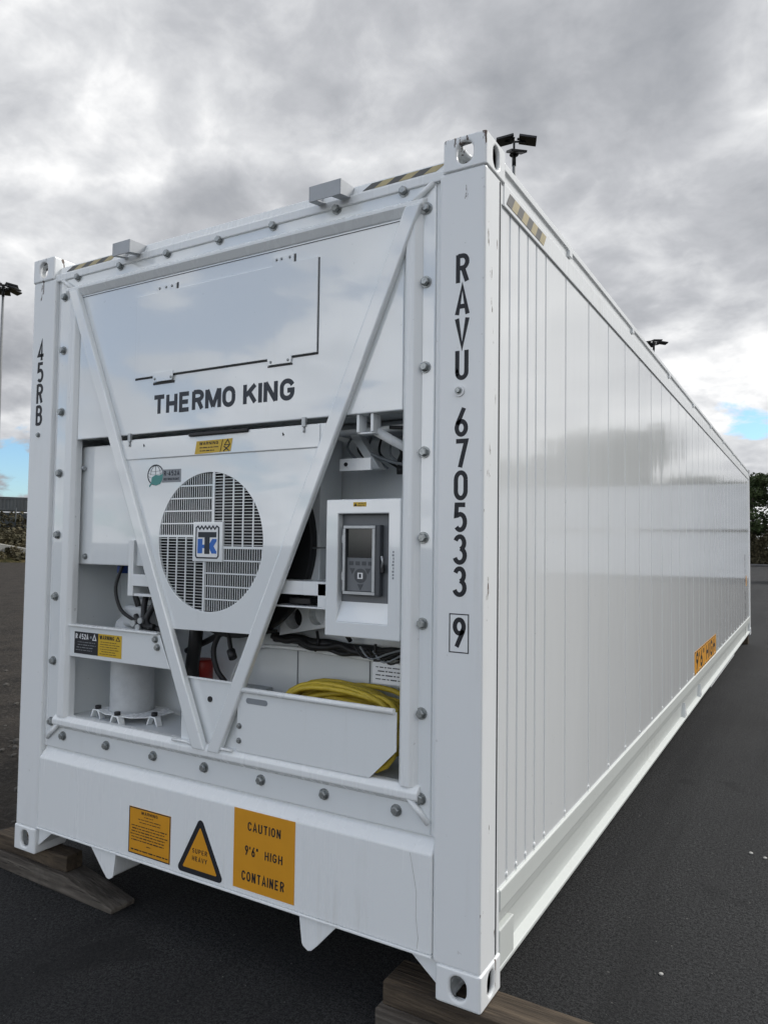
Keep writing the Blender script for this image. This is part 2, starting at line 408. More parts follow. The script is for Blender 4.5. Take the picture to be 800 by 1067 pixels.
# ------------------------------------------------------------------ the container
W, H, L = 2.438, 2.896, 12.192
C = thing('refrigerated_container', 'long white refrigerated container with yellow warning labels and cooling unit in its near end', 'container', (0, 0, GZ))
CW, CH, CL = .162, .118, .178
def casting(x0, x1, y0, y1, z0, z1, front=True):
    o = MB().box(x0, x1, y0, y1, z0, z1).obj('corner_casting', SCUFF, C, .016, 3)
    cx, cy, cz = (x0 + x1) / 2, (y0 + y1) / 2, (z0 + z1) / 2
    ca = MB().prism(stadium(cx, cz, .060, .078), 'y', y0 - .1, y0 + .12) if front else MB().prism(stadium(cx, cz, .060, .078), 'y', y1 - .12, y1 + .1)
    xs = (x1 - .13, x1 + .1) if x0 > 1 else (x0 - .1, x0 + .13)
    cb = MB().prism([(b, a) for a, b in stadium(cz, cy, .062, .11)][::1] and [(cy + (a - cy), b) for a, b in stadium(cy, cz, .055, .078)], 'x', *xs)
    zs = (z1 - .09, z1 + .1) if z0 > 1 else (z0 - .1, z0 + .09)
    cc = MB().prism(stadium(cx, cy, .062, .115), 'z', *zs)
    inn = MB().box(x0 + .018, x1 - .018, y0 + .02, y1 - .02, z0 + .018, z1 - .018)
    o2 = cut(o, inn, ca, cb, cc)
    for f in o2.data.polygons: f.use_smooth = False
    return o2
for z0 in (0, H - CH):
    casting(W - CW, W, 0, CL, z0, z0 + CH); casting(0, CW, 0, CL, z0, z0 + CH)
    casting(W - CW, W, L - CL, L, z0, z0 + CH, False); casting(0, CW, L - CL, L, z0, z0 + CH, False)
# corner posts
for s in (0, 1):
    X = (lambda a: a) if s == 0 else (lambda a: W - a)
    pl = [(X(.004), .004), (X(.176), .004), (X(.176), .05), (X(.196), .05), (X(.196), .155), (X(.004), .155)]
    MB().prism(pl if s == 0 else pl[::-1], 'z', CH - .002, H - CH + .002).obj('corner_post', SCUFF, C, .012, 3)
    pl = [(X(.006), L - .16), (X(.14), L - .16), (X(.14), L - .006), (X(.006), L - .006)]
    MB().prism(pl if s == 0 else pl[::-1], 'z', CH - .002, H - CH + .002).obj('corner_post', SCUFF, C, .012, 2)
MB().prism([(W - .009, .13), (W - .002, .13), (W - .002, .137), (W - .009, .137)], 'z', .13, 2.77).obj('seam_strip', SEAM, C)

# side walls with shallow grooves
groove = [.165, .26, .356, .456, .558, .679, .965, 1.356]
y = 1.356
while y < L - .75: y += .408; groove.append(y)
groove += [L - .42, L - .32, L - .22]
def side_wall(x, sgn, mat):
    prof = [(.155, x)]
    for gy in groove: prof += [(gy - .009, x), (gy - .006, x - sgn * .006), (gy + .006, x - sgn * .006), (gy + .009, x)]
    prof += [(L - .155, x)]
    mb = MB(); zs = [.30, .9, 1.5, 2.1, 2.72]
    V = [[mb.bm.verts.new((px, py, z)) for z in zs] for py, px in prof]
    for a, b in zip(V, V[1:]):
        for k in range(len(zs) - 1):
            f = (a[k], b[k], b[k + 1], a[k + 1]); mb.bm.faces.new(f if sgn > 0 else f[::-1])
    return mb.obj('side_wall', mat, C, fix=False)
side_wall(W - .014, 1, SIDE); side_wall(.014, -1, SIDE)
rivet = MB().tube([(0, 0, 0), (.004, 0, 0), (.006, 0, 0)], [.009, .008, .003], 10).mesh('rivet', WHITE)
for gy in groove[1:-3]: link('rivet', rivet, C, loc=(W - .015, gy, .345))
# lower and upper side rails: a rolled profile (x offset from the outer face, z)
def rail(name, pts, y0, y1, mat, bev=.003):
    for s in (0, 1):
        poly = [(W - a, b) if s else (a, b) for a, b in pts]
        MB().prism(poly if s else poly[::-1], 'y', y0, y1).obj(name, mat, C, bev, 2)
rail('bottom_side_rail', [(.010, .322), (.004, .318), (.004, .250), (.010, .246), (.016, .205), (.032, .195), (.036, .075), (.004, .062), (.004, .048), (.10, .048), (.10, .322)], CL + .002, L - CL - .002, RAILP)
rail('top_side_rail', [(.006, 2.706), (.006, 2.79), (.014, 2.80), (.014, 2.83), (.004, 2.836), (.004, 2.862), (.02, 2.872), (.10, 2.872), (.10, 2.706)], CL + .002, L - CL - .002, WHITE)
rail('rail_doubler', [(.006, .185), (.006, .055), (.034, .055), (.034, .185)], CL + .004, CL + .14, RAILP, .004)
rail('end_plate', [(.008, .322), (.008, .119), (.03, .119), (.03, .322)], .156, CL, WHITE, .002)
rail('end_plate', [(.008, .322), (.008, .119), (.03, .119), (.03, .322)], L - CL, L - .156, WHITE, .002)
rail('end_plate', [(.009, 2.778), (.009, 2.706), (.03, 2.706), (.03, 2.778)], .156, CL, WHITE, .002)
rail('end_plate', [(.009, 2.778), (.009, 2.706), (.03, 2.706), (.03, 2.778)], L - CL, L - .156, WHITE, .002)
for yy in (4.45, 5.45):                      # gussets under the lower rail
    for s in (0, 1):
        x0, x1 = (W - .036, W - .008) if s else (.008, .036)
        MB().prism([(yy, .066), (yy + .11, .066), (yy, .19)], 'x', x0, x1).obj('gusset', WHITE, C, .002)
MB().box(W - .10, W - .008, 6.3, 9.0, .022, .047).obj('bottom_flange', WHITE, C, .003)
for k in range(8): link('rail_clip', MB().box(-.008, .006, -.02, .02, -.03, .0).mesh('rail_clip', WHITE), C, .002, loc=(W - .006, 1.0 + k * 1.35, 2.835))
MB().prism([(.09, 2.858), (W / 2, 2.885), (W - .09, 2.858), (W - .09, 2.80), (.09, 2.80)], 'y', .16, L - .02).obj('roof', WHITE, C)
MB().box(.05, W - .05, .36, L - .1, .14, .30).obj('floor_frame', INNER, C)
MB().box(.141, W - .141, L - .06, L - .02, .12, 2.83).obj('rear_door', WHITE, C, .004)

# near end: lower sill beam with sloped top, header, flange
sill = MB().prism([(.0, .137), (.0, .462), (.048, .522), (.16, .522), (.16, .17), (.02, .137)], 'x', .177, W - .177).obj('sill_beam', WHITE, C, .005, 2)
MB().ribbon([(2.178, .455), (2.19, .40), (2.204, .33), (2.203, .25), (2.212, .18), (2.208, .145)], .0016, .0005, FRONT(0), False).obj('sill_crack', plain('sill_crack', (.54, .53, .51), .6, 0, .5, 40), C)  # thin grey line drawn for a crack in the sill
MB().box(.177, W - .177, -.006, .016, .128, .1362).obj('sill_lip', WHITE, C, .002)
MB().prism([(.012, 2.765), (.012, 2.798), (.030, 2.808), (.042, 2.846), (.19, 2.852), (.19, 2.765)], 'x', .163, W - .163).obj('header_rail', WHITE, C, .004)
# bolted flange: a frame of flat strip
OX0, OX1, OZ0, OZ1 = .362, 2.124, .672, 1.972      # opening
FX0, FX1, FZ0, FZ1 = .198, W - .196, .515, 2.772
fl = MB().box(FX0, FX1, .020, .040, FZ0, FZ1).obj('unit_flange', PANEL, C, .004)
cut(fl, MB().box(.30, 2.14, -.1, .2, .66, 2.70))
for a, b in ((.1765, .1975), (W - .1955, W - .1765)): MB().box(a, b, .027, .049, FZ0, FZ1).obj('gap_strip', WHITE, C)
# raised ridge round the frame
def ridge(poly3, name='frame_ridge', mat=WHITE): poly3.obj(name, mat, C, .004, 2)
ridge(MB().prism([(-.008, 2.706), (.019, 2.724), (.038, 2.724), (.038, 2.664), (.011, 2.664), (-.008, 2.694)], 'x', .268, 2.205))
ridge(MB().prism([(-.008, .634), (.019, .612), (.045, .612), (.045, .676), (.012, .676), (-.008, .656)], 'x', .268, 2.205))
ridge(MB().prism([(.279, .019), (.30, -.006), (.345, -.006), (.362, .012), (.362, .045), (.279, .045)], 'z', .67, 2.666))
ridge(MB().prism([(2.195, .019), (2.172, -.006), (2.140, -.006), (2.124, .012), (2.124, .045), (2.195, .045)][::-1], 'z', .67, 2.666))
for a, b in (((2.158, .004, 2.704), (2.232, .019, 2.768)), ((.31, .004, 2.704), (.208, .019, 2.768)), ((2.168, .004, .636), (2.236, .019, .556)), ((.305, .004, .636), (.206, .019, .556))):
    MB().tube([a, b], .011, 8).obj('corner_weld', WHITE, C)
# bolts of the flange
bm_ = MB(); bm_.tube([(0, 0, 0), (0, -.004, 0)], .021, 16, smooth=False); bm_.tube([(0, -.0041, 0), (0, -.016, 0), (0, -.019, 0)], [.0155, .0155, .012], 6, smooth=False)
bolt = bm_.mesh('bolt', BOLT)
def put_bolt(x, y, z, sc=1.0):
    o = link('bolt', bolt, C, loc=(x, y, z)); o.rotation_euler = (0, random.uniform(0, 6), random.uniform(-.05, .05)); o.scale = (sc,) * 3
for x in (.326, .625, .928, 1.232, 1.519, 1.824, 2.113): put_bolt(x, .020, 2.764)
for x in (.321, .622, .921, 1.216, 1.512, 1.810, 2.113): put_bolt(x, .020, .578)
for z in (2.681, 2.418, 2.116, 1.818, 1.521, 1.226, .921, .634):
    put_bolt(.232, .020, z); put_bolt(2.206, .020, z)

# upper access panel and hatch
up = MB().box(.364, 2.122, .012, .06, OZ1, 2.664).obj('upper_panel', PANEL, C, .004)
MB().box(.366, 2.120, .010, .0125, 2.6535, 2.6555).obj('panel_seam', SEAM, C)
hp = [(.756, 2.222), (1.512, 2.222), (1.516, 2.196), (1.628, 2.196), (1.632, 2.222), (1.75, 2.222), (1.75, 2.592), (1.634, 2.592), (1.634, 2.626), (1.53, 2.626), (1.53, 2.592), (1.0, 2.592), (1.0, 2.620), (.885, 2.620), (.885, 2.592), (.756, 2.592)]
MB().prism(hp, 'y', .004, .0118).obj('service_hatch', PANEL, C, .0015)
MB().box(.752, 1.510, .0105, .0119, 2.2150, 2.2215).obj('hatch_gap_shade', BLACK, C)  # dark strips round the hatch paint in the shadow of its gap
MB().box(1.633, 1.752, .0105, .0119, 2.2150, 2.2215).obj('hatch_gap_shade', BLACK, C)
MB().box(1.510, 1.633, .0105, .0119, 2.1890, 2.1955).obj('hatch_gap_shade', BLACK, C)
MB().box(1.7505, 1.7545, .0105, .0119, 2.215, 2.590).obj('hatch_gap_shade', SEAM, C)  # dark strip in place of the shadow line down the right edge
MB().box(1.6345, 1.640, .0105, .0119, 2.592, 2.626).obj('hatch_gap_shade', BLACK, C)
MB().box(1.0005, 1.007, .0105, .0119, 2.592, 2.622).obj('hatch_gap_shade', BLACK, C)
tp = MB().prism([(.872, 2.236), (.876, 2.194), (.99, 2.194), (.996, 2.214), (.996, 2.236)], 'y', .001, .0039).obj('hatch_tab', PANEL, C, .001)
MB().box(.868, .998, .0105, .0119, 2.183, 2.1935).obj('hatch_gap_shade', BLACK, C)
screw = MB().tube([(0, 0, 0), (0, -.004, 0)], [.006, .004], 8).mesh('screw', BOLT)
for x, z, yy in ((.887, 2.207, .001), (.985, 2.207, .001), (1.53, 2.208, .004), (1.615, 2.208, .004), (1.55, 2.614, .004), (1.575, 2.614, .004), (1.615, 2.614, .004), (.90, 2.608, .004), (.94, 2.608, .004), (.975, 2.608, .004)): link('screw', screw, C, loc=(x, yy, z))
lettering('THERMO', .870, 1.346, 2.054, 2.133, FRONT(.012), 0.0192, C, INKG, .04); lettering('KING', 1.382, 1.648, 2.054, 2.133, FRONT(.012), 0.0192, C, INKG, .04)

# V braces
br = MB().prism([(.300, 2.692), (.360, 2.692), (1.242, .655), (1.174, .655)], 'y', -.016, .014).obj('diagonal_brace', PANEL, C, .007, 3)
br = MB().prism([(2.136, 2.692), (2.200, 2.692), (1.318, .655), (1.254, .655)], 'y', -.016, .014).obj('diagonal_brace', PANEL, C, .007, 3)
for x, sg in ((1.262, 1), (1.176, -1)):
    MB().tube([(x + sg * .0, -.004, .668), (x + sg * .05, -.006, .676), (x + sg * .12, -.006, .674)], .006, 6).obj('weld_bead', WHITE, C)

# fan cover with louvre grille
CX, CZ, FR = 1.2225, 1.4975, .287
cv = MB().prism([(.650, 1.948), (1.806, 1.948), (1.452, 1.136), (1.018, 1.128)], 'y', .004, .018).obj('fan_cover', PANEL, C, .002)
cut(cv, MB().prism(circle(CX, CZ, FR, 96), 'y', -.1, .1))
MB().prism([(1.8065, 1.948), (1.830, 1.948), (1.478, 1.128), (1.4525, 1.136)], 'y', .005, .05).obj('cover_gap_shade', BLACK, C)  # black strip paints in the shade of the gap beside the brace
cre = MB().prism([(-.001, 1.860), (.0039, 1.855), (.0039, 1.946), (-.001, 1.944)], 'x', .70, 1.775).obj('cover_hem', PANEL, C)
gr = MB(); off, pit, nr, sp = .0225, .0529, 5, .0122
def clip(u, lo, hi):                                   # part of a line at distance u from centre inside the circle
    if abs(u) >= FR: return None
    k = math.sqrt(FR * FR - u * u); a, b = max(lo, -k), min(hi, k)
    return (a, b) if b - a > .004 else None
PH = .082
def bars(rot):
    """one pinwheel quarter: rows of short bars, then turned by 90 degree steps"""
    def put(x0, x1, z0, z1, y0=.006, y1=.0085):
        c, s_ = round(math.cos(R(rot))), round(math.sin(R(rot)))
        q = [(c * a - s_ * b, s_ * a + c * b) for a, b in ((x0, z0), (x1, z1))]
        xs = sorted((q[0][0], q[1][0])); zs = sorted((q[0][1], q[1][1]))
        gr.box(CX + xs[0], CX + xs[1], y0, y1, CZ + zs[0], CZ + zs[1])
    # quarter: x from -FR to -off.. (right limit = off), z above off ; rows horizontal, bars vertical
    for k in range(nr + 1):
        zz = off + k * pit
        lim = (-FR, off)
        c = clip(zz, *lim)
        if k == 0: c = (c[0], -PH) if c else None
        if c and k > 0 and k < nr: put(c[0], c[1], zz - .003, zz + .003, .0055, .009)
        if c and k == 0: put(c[0], -PH + .001, zz - .003, zz + .003, .0055, .009)
    for k in range(nr):
        z0, z1 = off + k * pit + .004, off + (k + 1) * pit - .004
        x = -FR + .006
        while x < off - .002:
            inside = not (x > -PH - .002 and z0 < PH - .01 )
            if inside:
                kk = math.sqrt(max(FR * FR - x * x, 0)); zt = min(z1, kk)
                if kk > z0 + .006: put(x - .0012, x + .0012, z0, zt if kk > z1 else zt - .001)
            x += sp
for rot in (0, 90, 180, 270): bars(rot)
gr.obj('fan_grille', PANEL, C)
# divider bars between the quarters and the emblem plate
dv = MB()
dv.box(CX + off - .005, CX + off + .005, .0045, .0095, CZ + PH, CZ + FR)
dv.box(CX - off - .005, CX - off + .005, .0045, .0095, CZ - FR, CZ - PH)
dv.box(CX - FR, CX - PH, .0045, .0095, CZ + off - .005, CZ + off + .005)
dv.box(CX + PH, CX + FR, .0045, .0095, CZ - off - .005, CZ - off + .005)
dv.obj('grille_divider', PANEL, C)
em = MB().box(CX - PH, CX + PH, -.002, .012, CZ - PH, CZ + PH).obj('emblem_plate', PANEL, C, .003)
EP = FRONT(-.002)
MB().box(CX - .064, CX + .064, -.0026, -.002, CZ - .070, CZ + .072).obj('emblem_field', PALEWHITE, em)
zz = [(-.062, .058)] + [(-.062 + .124 * i / 12, .058 + (.006 if i % 2 else -.006)) for i in range(1, 12)] + [(.062, .058)]
MB().ribbon([(CX + a, CZ + b) for a, b in zz + [(.062, -.058), (.056, -.066), (-.056, -.066), (-.062, -.058)]], .006, .0014, EP, True).obj('emblem_border', INKG, em)
MB().prism([(CX - .050, CZ + .040), (CX + .050, CZ + .040), (CX + .050, CZ + .018), (CX + .014, CZ + .018), (CX + .014, CZ - .050), (CX - .014, CZ - .050), (CX - .014, CZ + .018), (CX - .050, CZ + .018)], 'y', -.0036, -.0026).obj('emblem_letter', INKG, em)
MB().prism([(CX - .052, CZ + .012), (CX - .026, CZ + .012), (CX - .026, CZ - .012), (CX - .0145, CZ - .012), (CX - .0145, CZ - .026), (CX - .026, CZ - .026), (CX - .026, CZ - .048), (CX - .052, CZ - .048)], 'y', -.0036, -.0026).obj('emblem_letter', BLUE, em)
MB().prism([(CX + .0145, CZ - .008), (CX + .028, CZ + .012), (CX + .052, CZ + .012), (CX + .052, CZ + .004), (CX + .036, CZ - .018), (CX + .052, CZ - .040), (CX + .052, CZ - .048), (CX + .026, CZ - .048), (CX + .0145, CZ - .028)], 'y', -.0036, -.0026).obj('emblem_letter', BLUE, em)
# fan behind the grille
sh = MB().tube([(CX, .03, CZ), (CX, .13, CZ)], .30, 48, caps=False)
sh.obj('fan_shroud', DARK, C)
fb = MB()
for k in range(6):
    a = k * math.pi / 3 + .3
    ca, sa = math.cos(a), math.sin(a)
    q = [(.06, -.04, .0), (.27, -.07, .02), (.27, .07, -.02), (.06, .04, 0)]
    fb.bm.faces.new([fb.bm.verts.new((CX + ca * u - sa * v, .085 + h, CZ + sa * u + ca * v)) for u, v, h in q])
fb.tube([(CX, .07, CZ), (CX, .12, CZ)], .07, 16)
fb.obj('fan_blades', BLACK, C)
MB().box(.80, 1.66, .176, .33, 1.27, 1.93).obj('condenser_box', INNER, C, .004)
MB().tube([(CX + .02, .13, CZ), (CX + .02, .175, CZ)], .405, 56).obj('fan_ring', DARK, C)
MB().box(1.11, 1.43, -.012, .0035, 1.937, 1.952).obj('cover_handle', BLACK, C, .004)
clipm = MB(); clipm.box(-.008, .008, -.012, 0, -.018, .018); clipm.tube([(0, -.006, -.02), (0, -.008, -.04)], .004, 6)
clipm = clipm.mesh('clip', GALV)
for x in (.745, 1.705): link('cover_clip', clipm, C, loc=(x, .003, 1.957))
for x in (.83, 1.60): MB().tube([(x, .004, 1.925), (x + .006, -.0, 1.912)], .005, 6).obj('cover_latch_pin', BLACK, C)

# interior of the unit
IX0, IX1, IY = .30, 2.19, .345
rec = MB()
rec.box(IX0, IX1, IY, IY + .02, .64, 2.05); rec.box(IX0 - .02, IX0, .041, IY + .02, .64, 2.05); rec.box(IX1, IX1 + .02, .041, IY + .02, .64, 2.05)
rec.box(IX0, IX1, .042, IY, .640, .664); rec.box(IX0, IX1, .0605, IY, 1.985, 2.01)
rec.obj('unit_recess', INNER, C)
# left control box
lb = MB().box(.325, .80, .062, .30, 1.383, 1.945).obj('control_box', PANEL, C, .006)
for z in (1.84,): MB().tube([(.335, .050, z), (.375, .050, z)], .011, 8).obj('hinge_pin', GALV, lb)
put_bolt(.385, .062, 1.42, .7)
# bracket below the box and behind the brace
MB().box(.735, .90, .05, .20, 1.335, 1.348).obj('small_shelf', WHITE, C, .002)
MB().box(.735, .90, .040, .049, 1.296, 1.348).obj('small_shelf', WHITE, C, .002)
MB().box(.735, .90, .05, .20, 1.250, 1.262).obj('small_shelf', WHITE, C, .002)
MB().box(.70, .735, .045, .25, 1.25, 1.50).obj('shelf_side', WHITE, C, .002)
MB().box(.736, .95, .12, .25, 1.35, 1.50).obj('relay_box', GREYBOX, C, .003)
put_bolt(.83, .12, 1.44, .7)
# left cross rail with labels
rl = MB().prism([(.366, 1.097), (.954, 1.097), (1.022, .956), (.366, .956)], 'y', .004, .030).obj('cross_rail', PANEL, C, .003)
MB().box(.366, .95, -.008, .03, 1.0975, 1.106).obj('rail_lip', WHITE, C, .002)
put_bolt(.932, .004, 1.076, .75); put_bolt(.945, .004, 1.043, .75)
# compressor
cmp_ = MB().tube([(.585, .19, .70), (.585, .19, .72), (.585, .19, .98), (.585, .19, 1.06), (.585, .19, 1.12), (.585, .19, 1.155)], [.104, .100, .100, .098, .08, .04], 28).obj('compressor', COMPR, C)
tp = MB().box(.60, .79, .10, .24, 1.10, 1.20).obj('compressor_terminal_box', COMPR, cmp_, .02, 3)
MB().box(.66, .80, .12, .26, 1.1995, 1.235).obj('compressor_valve', GALV, cmp_, .008)
fm = MB()
fm.prism([(.44, .10), (.56, .055), (.72, .065), (.80, .13), (.79, .26), (.70, .30), (.46, .28)], 'z', .700, .704)
for x, yy in ((.46, .10), (.64, .060), (.79, .14)):
    fm.prism([(x - .018, .7065), (x + .018, .7065), (x + .022, .7035), (x + .036, .6645), (x + .030, .6645), (x + .012, .7005), (x - .012, .7005), (x - .030, .6645), (x - .036, .6645), (x - .022, .7035)], 'y', yy - .016, yy + .016)
fm.obj('compressor_foot', WHITE, cmp_, .002)
for x, yy in ((.46, .10), (.64, .060), (.79, .14)):
    MB().tube([(x, yy, .7065), (x, yy, .722)], .014, 8).obj('rubber_mount', BLACK, C)
MB().tube([(.56, .19, .90), (.60, .10, .965), (.75, .07, .962), (.86, .10, .955)], .02, 8).obj('pipe_elbow', BLACK, C)
ps = random.Random(5)
def wire(pts, r, mat=BLACK, name='cable'):
    # smooth the control points
    P = [Vector(q) for q in pts]; out = []
    for i in range(len(P) - 1):
        a, b, c, d_ = P[max(i - 1, 0)], P[i], P[i + 1], P[min(i + 2, len(P) - 1)]
        for k in range(6):
            t = k / 6; out.append(.5 * ((2 * b) + (c - a) * t + (2 * a - 5 * b + 4 * c - d_) * t * t + (3 * b - a - 3 * c + d_) * t ** 3))
    out.append(P[-1]); return MB().tube(out, r, 8).obj(name, mat, C)
wire([(.60, .10, 1.384), (.58, .08, 1.28), (.62, .08, 1.18), (.70, .10, 1.13)], .008)
wire([(.68, .12, 1.384), (.67, .11, 1.27), (.70, .12, 1.17)], .011)
wire([(.70, .10, 1.384), (.69, .09, 1.30), (.72, .10, 1.20)], .008)
wire([(.76, .10, 1.25), (.77, .08, 1.18), (.80, .07, 1.13), (.90, .08, 1.10)], .013)
wire([(.84, .10, 1.24), (.80, .07, 1.15), (.84, .06, 1.105)], .014)
wire([(.72, .08, 1.16), (.78, .06, 1.12), (.86, .06, 1.12)], .012)
for x, z in ((.755, 1.13), (.80, 1.145), (.785, 1.115)): MB().tube([(x, .045, z), (x, .03, z)], .014, 10).obj('hose_fitting', GALV, C)
MB().box(.56, .60, .10, .15, 1.345, 1.382).obj('blue_plug', NAVY, C, .004)
# dark machinery and hoses behind the cover's lower edge
wire([(1.00, .18, 1.15), (1.01, .16, 1.05), (.985, .17, .93), (.99, .18, .80)], .030)
wire([(.90, .22, 1.00), (1.05, .20, 1.06), (1.15, .18, 1.10), (1.30, .16, 1.125)], .014)
wire([(1.18, .16, 1.14), (1.13, .15, 1.04), (1.15, .15, .95), (1.19, .16, .90)], .012)
wire([(1.22, .14, 1.12), (1.25, .12, 1.06), (1.27, .11, 1.03)], .010)
MB().tube([(1.262, .11, 1.045), (1.285, .10, 1.015)], .018, 10).obj('cable_gland', BLACK, C)
MB().tube([(.955, .26, .86), (.955, .26, .952), (.955, .26, .962)], [.052, .052, .046], 20).obj('red_cap', RED, C)
MB().box(1.0, 1.46, .06, .17, 1.128, 1.140).obj('cover_underframe', BLACK, C)
# middle plate between the braces
MB().prism([(1.075, .936), (1.392, .936), (1.392, .674), (1.075, .674)], 'y', .024, .034).obj('middle_plate', PANEL, C, .002)
MB().box(1.075, 1.392, .016, .0235, .930, .9375).obj('plate_lip', WHITE, C, .001)
MB().tube([(1.235, .024, .855), (1.235, .020, .855)], .012, 12).obj('plug_hole', BLACK, C)
# cable tray
MB().prism([(1.400, .676), (2.012, .676), (2.118, .782), (2.118, .915), (1.400, .915)], 'y', .002, .008).obj('tray_front', PANEL, C, .001)
MB().tube([(1.402, -.004, .919), (2.112, -.004, .919)], .011, 10).obj('tray_edge', WHITE, C)
MB().prism([(a, b) for a, b in [(1.455 + .011 * math.cos(R(90 + 18 * i)) , .878 + .011 * math.sin(R(90 + 18 * i))) for i in range(11)] + [(1.54 + .011 * math.cos(R(270 + 18 * i)), .878 + .011 * math.sin(R(270 + 18 * i))) for i in range(11)]], 'y', .0008, .0019).obj('tray_slot', GREYV, C)
for z in (.775, .718): put_bolt(1.412, .002, z, .55)
# lower shelf bracket and duct right of the fan
sb = MB(); sb.box(1.545, 1.80, .030, .038, 1.300, 1.352); sb.box(1.545, 1.80, .038, .20, 1.346, 1.352); sb.box(1.545, 1.80, .030, .20, 1.250, 1.256); sb.box(1.757, 1.80, .030, .2, 1.256, 1.346)
sb.obj('shelf_bracket', WHITE, C, .0015)
MB().box(1.60, 1.70, .06, .18, 1.262, 1.285).obj('rubber_grommet', BLACK, C, .003)
du = MB().prism([(1.44, 1.245), (1.74, 1.245), (1.66, 1.155), (1.43, 1.11)], 'y', .22, .30).obj('duct_plate', WHITE, C, .003)
cut(du, MB().prism(circle(1.50, 1.185, .045, 24), 'y', .1, .4), MB().prism(circle(1.62, 1.205, .042, 24), 'y', .1, .27))
MB().tube([(1.50, .29, 1.185), (1.50, .335, 1.185)], .05, 20).obj('duct_hose', BLACK, C)
wire([(1.58, .28, 1.13), (1.60, .26, 1.09), (1.58, .27, 1.05)], .006)
hp_ = [(1.35 + .07 * i, .29 + ps.uniform(-.01, .01), 1.085 + ps.uniform(-.006, .006) - .002 * i) for i in range(11)]
wire(hp_, .022, BLACK, 'wiring_harness'); wire([(a, b - .02, c + ps.uniform(-.012, .014)) for a, b, c in hp_], .014, BLACK, 'wiring_harness')
wire([(a, b - .012, c - .02 + ps.uniform(-.006, .006)) for a, b, c in hp_[2:]], .010, BLACK, 'wiring_harness')
for k in range(5): wire([(1.80 + .03 * k, .22, 1.10 - .006 * k), (1.86 + .03 * k, .20, 1.058 - .004 * k), (1.93 + .03 * k, .22, 1.078), (2.02 + .01 * k, .24, 1.10)], .004, GREYV if k % 2 else BLACK, 'thin_cable')
wire([(1.90, .22, 1.11), (1.90, .215, 1.03)], .006); wire([(2.03, .20, 1.12), (2.05, .18, 1.04), (2.08, .18, 1.02)], .009)
tagp = MB().box(1.90, 2.07, .200, .203, .965, 1.045).obj('data_plate', PALEWHITE, C)
small_print(1.91, 2.06, .975, 1.035, 4, FRONT(.1995), GREYD, tagp, ps)
COPPER = plain('copper_pipe', (.42, .20, .10), .35, .8, .4, 20)
wire([(.66, .20, 1.15), (.72, .25, 1.22), (.70, .30, 1.35)], .010, COPPER, 'copper_pipe')
wire([(1.08, .30, .70), (1.10, .31, .90), (1.20, .31, 1.02), (1.40, .31, 1.045), (1.9, .31, 1.03)], .008, WHITE, 'thin_pipe')
wire([(1.68, .20, 1.30), (1.70, .24, 1.20), (1.74, .29, 1.10)], .009)
MB().box(2.02, 2.16, .26, .335, .70, .86).obj('junction_box', GREYBOX, C, .004)
MB().box(1.12, 1.30, .30, .344, .74, .86).obj('terminal_plate', GALV, C, .003)
for k in range(5): wire([(1.72 + .05 * k, .30, 1.93), (1.735 + .05 * k, .26, 1.88 - .008 * k), (1.80 + .05 * k, .30, 1.80)], .005, BLACK if k % 2 else GREYV, 'thin_cable')
MB().box(1.70, 2.16, .24, .34, 1.935, 1.98).obj('cable_duct', BRACKET, C, .003)
MB().box(1.435, 1.438, .340, .3445, .70, 1.05).obj('panel_seam', GREYV, C); MB().box(1.80, 1.803, .340, .3445, .70, 1.05).obj('panel_seam', GREYV, C)
# top right cavity: pipes and brackets under the soffit
MB().tube([(1.72, .13, 1.925), (2.185, .13, 1.935)], .012, 8).obj('refrigerant_pipe', WHITE, C)
for x in (1.925, 1.985): MB().box(x, x + .012, .02, .075, 1.905, 1.972).obj('hook_bracket', WHITE, C, .002)
MB().box(1.925, 1.997, .03, .07, 1.900, 1.906).obj('hook_bracket', WHITE, C, .001)
MB().tube([(1.98, .06, 1.915), (2.10, .20, 1.83), (2.14, .26, 1.80)], .018, 8).obj('refrigerant_pipe', WHITE, C)
MB().prism([(1.78, 1.93), (1.82, 1.93), (1.92, 1.79), (1.88, 1.79)], 'y', .20, .25).obj('strut', WHITE, C, .002)
wire([(1.90, .16, 1.95), (2.0, .22, 1.87), (1.98, .25, 1.82), (1.985, .25, 1.79)], .010); wire([(2.02, .10, 1.93), (2.12, .12, 1.92), (2.18, .10, 1.89)], .007)
wire([(1.88, .20, 1.85), (1.95, .24, 1.82), (2.06, .25, 1.80), (2.18, .27, 1.81)], .007, GREYV)
MB().tube([(1.985, .25, 1.80), (1.985, .25, 1.77)], .016, 8).obj('cable_gland', BLACK, C)
MB().box(2.02, 2.12, .2, .28, 1.775, 1.815).obj('valve_body', GALV, C, .006)
MB().box(1.80, 1.94, .10, .112, 1.775, 1.822).obj('strap_bracket', WHITE, C, .001)
MB().tube([(1.83, .1, 1.80), (1.83, .096, 1.80)], .008, 8).obj('strap_hole', BLACK, C)
MB().tube([(1.60, .16, 1.478), (1.82, .10, 1.482)], .004, 6).obj('guard_wire', GALV, C)

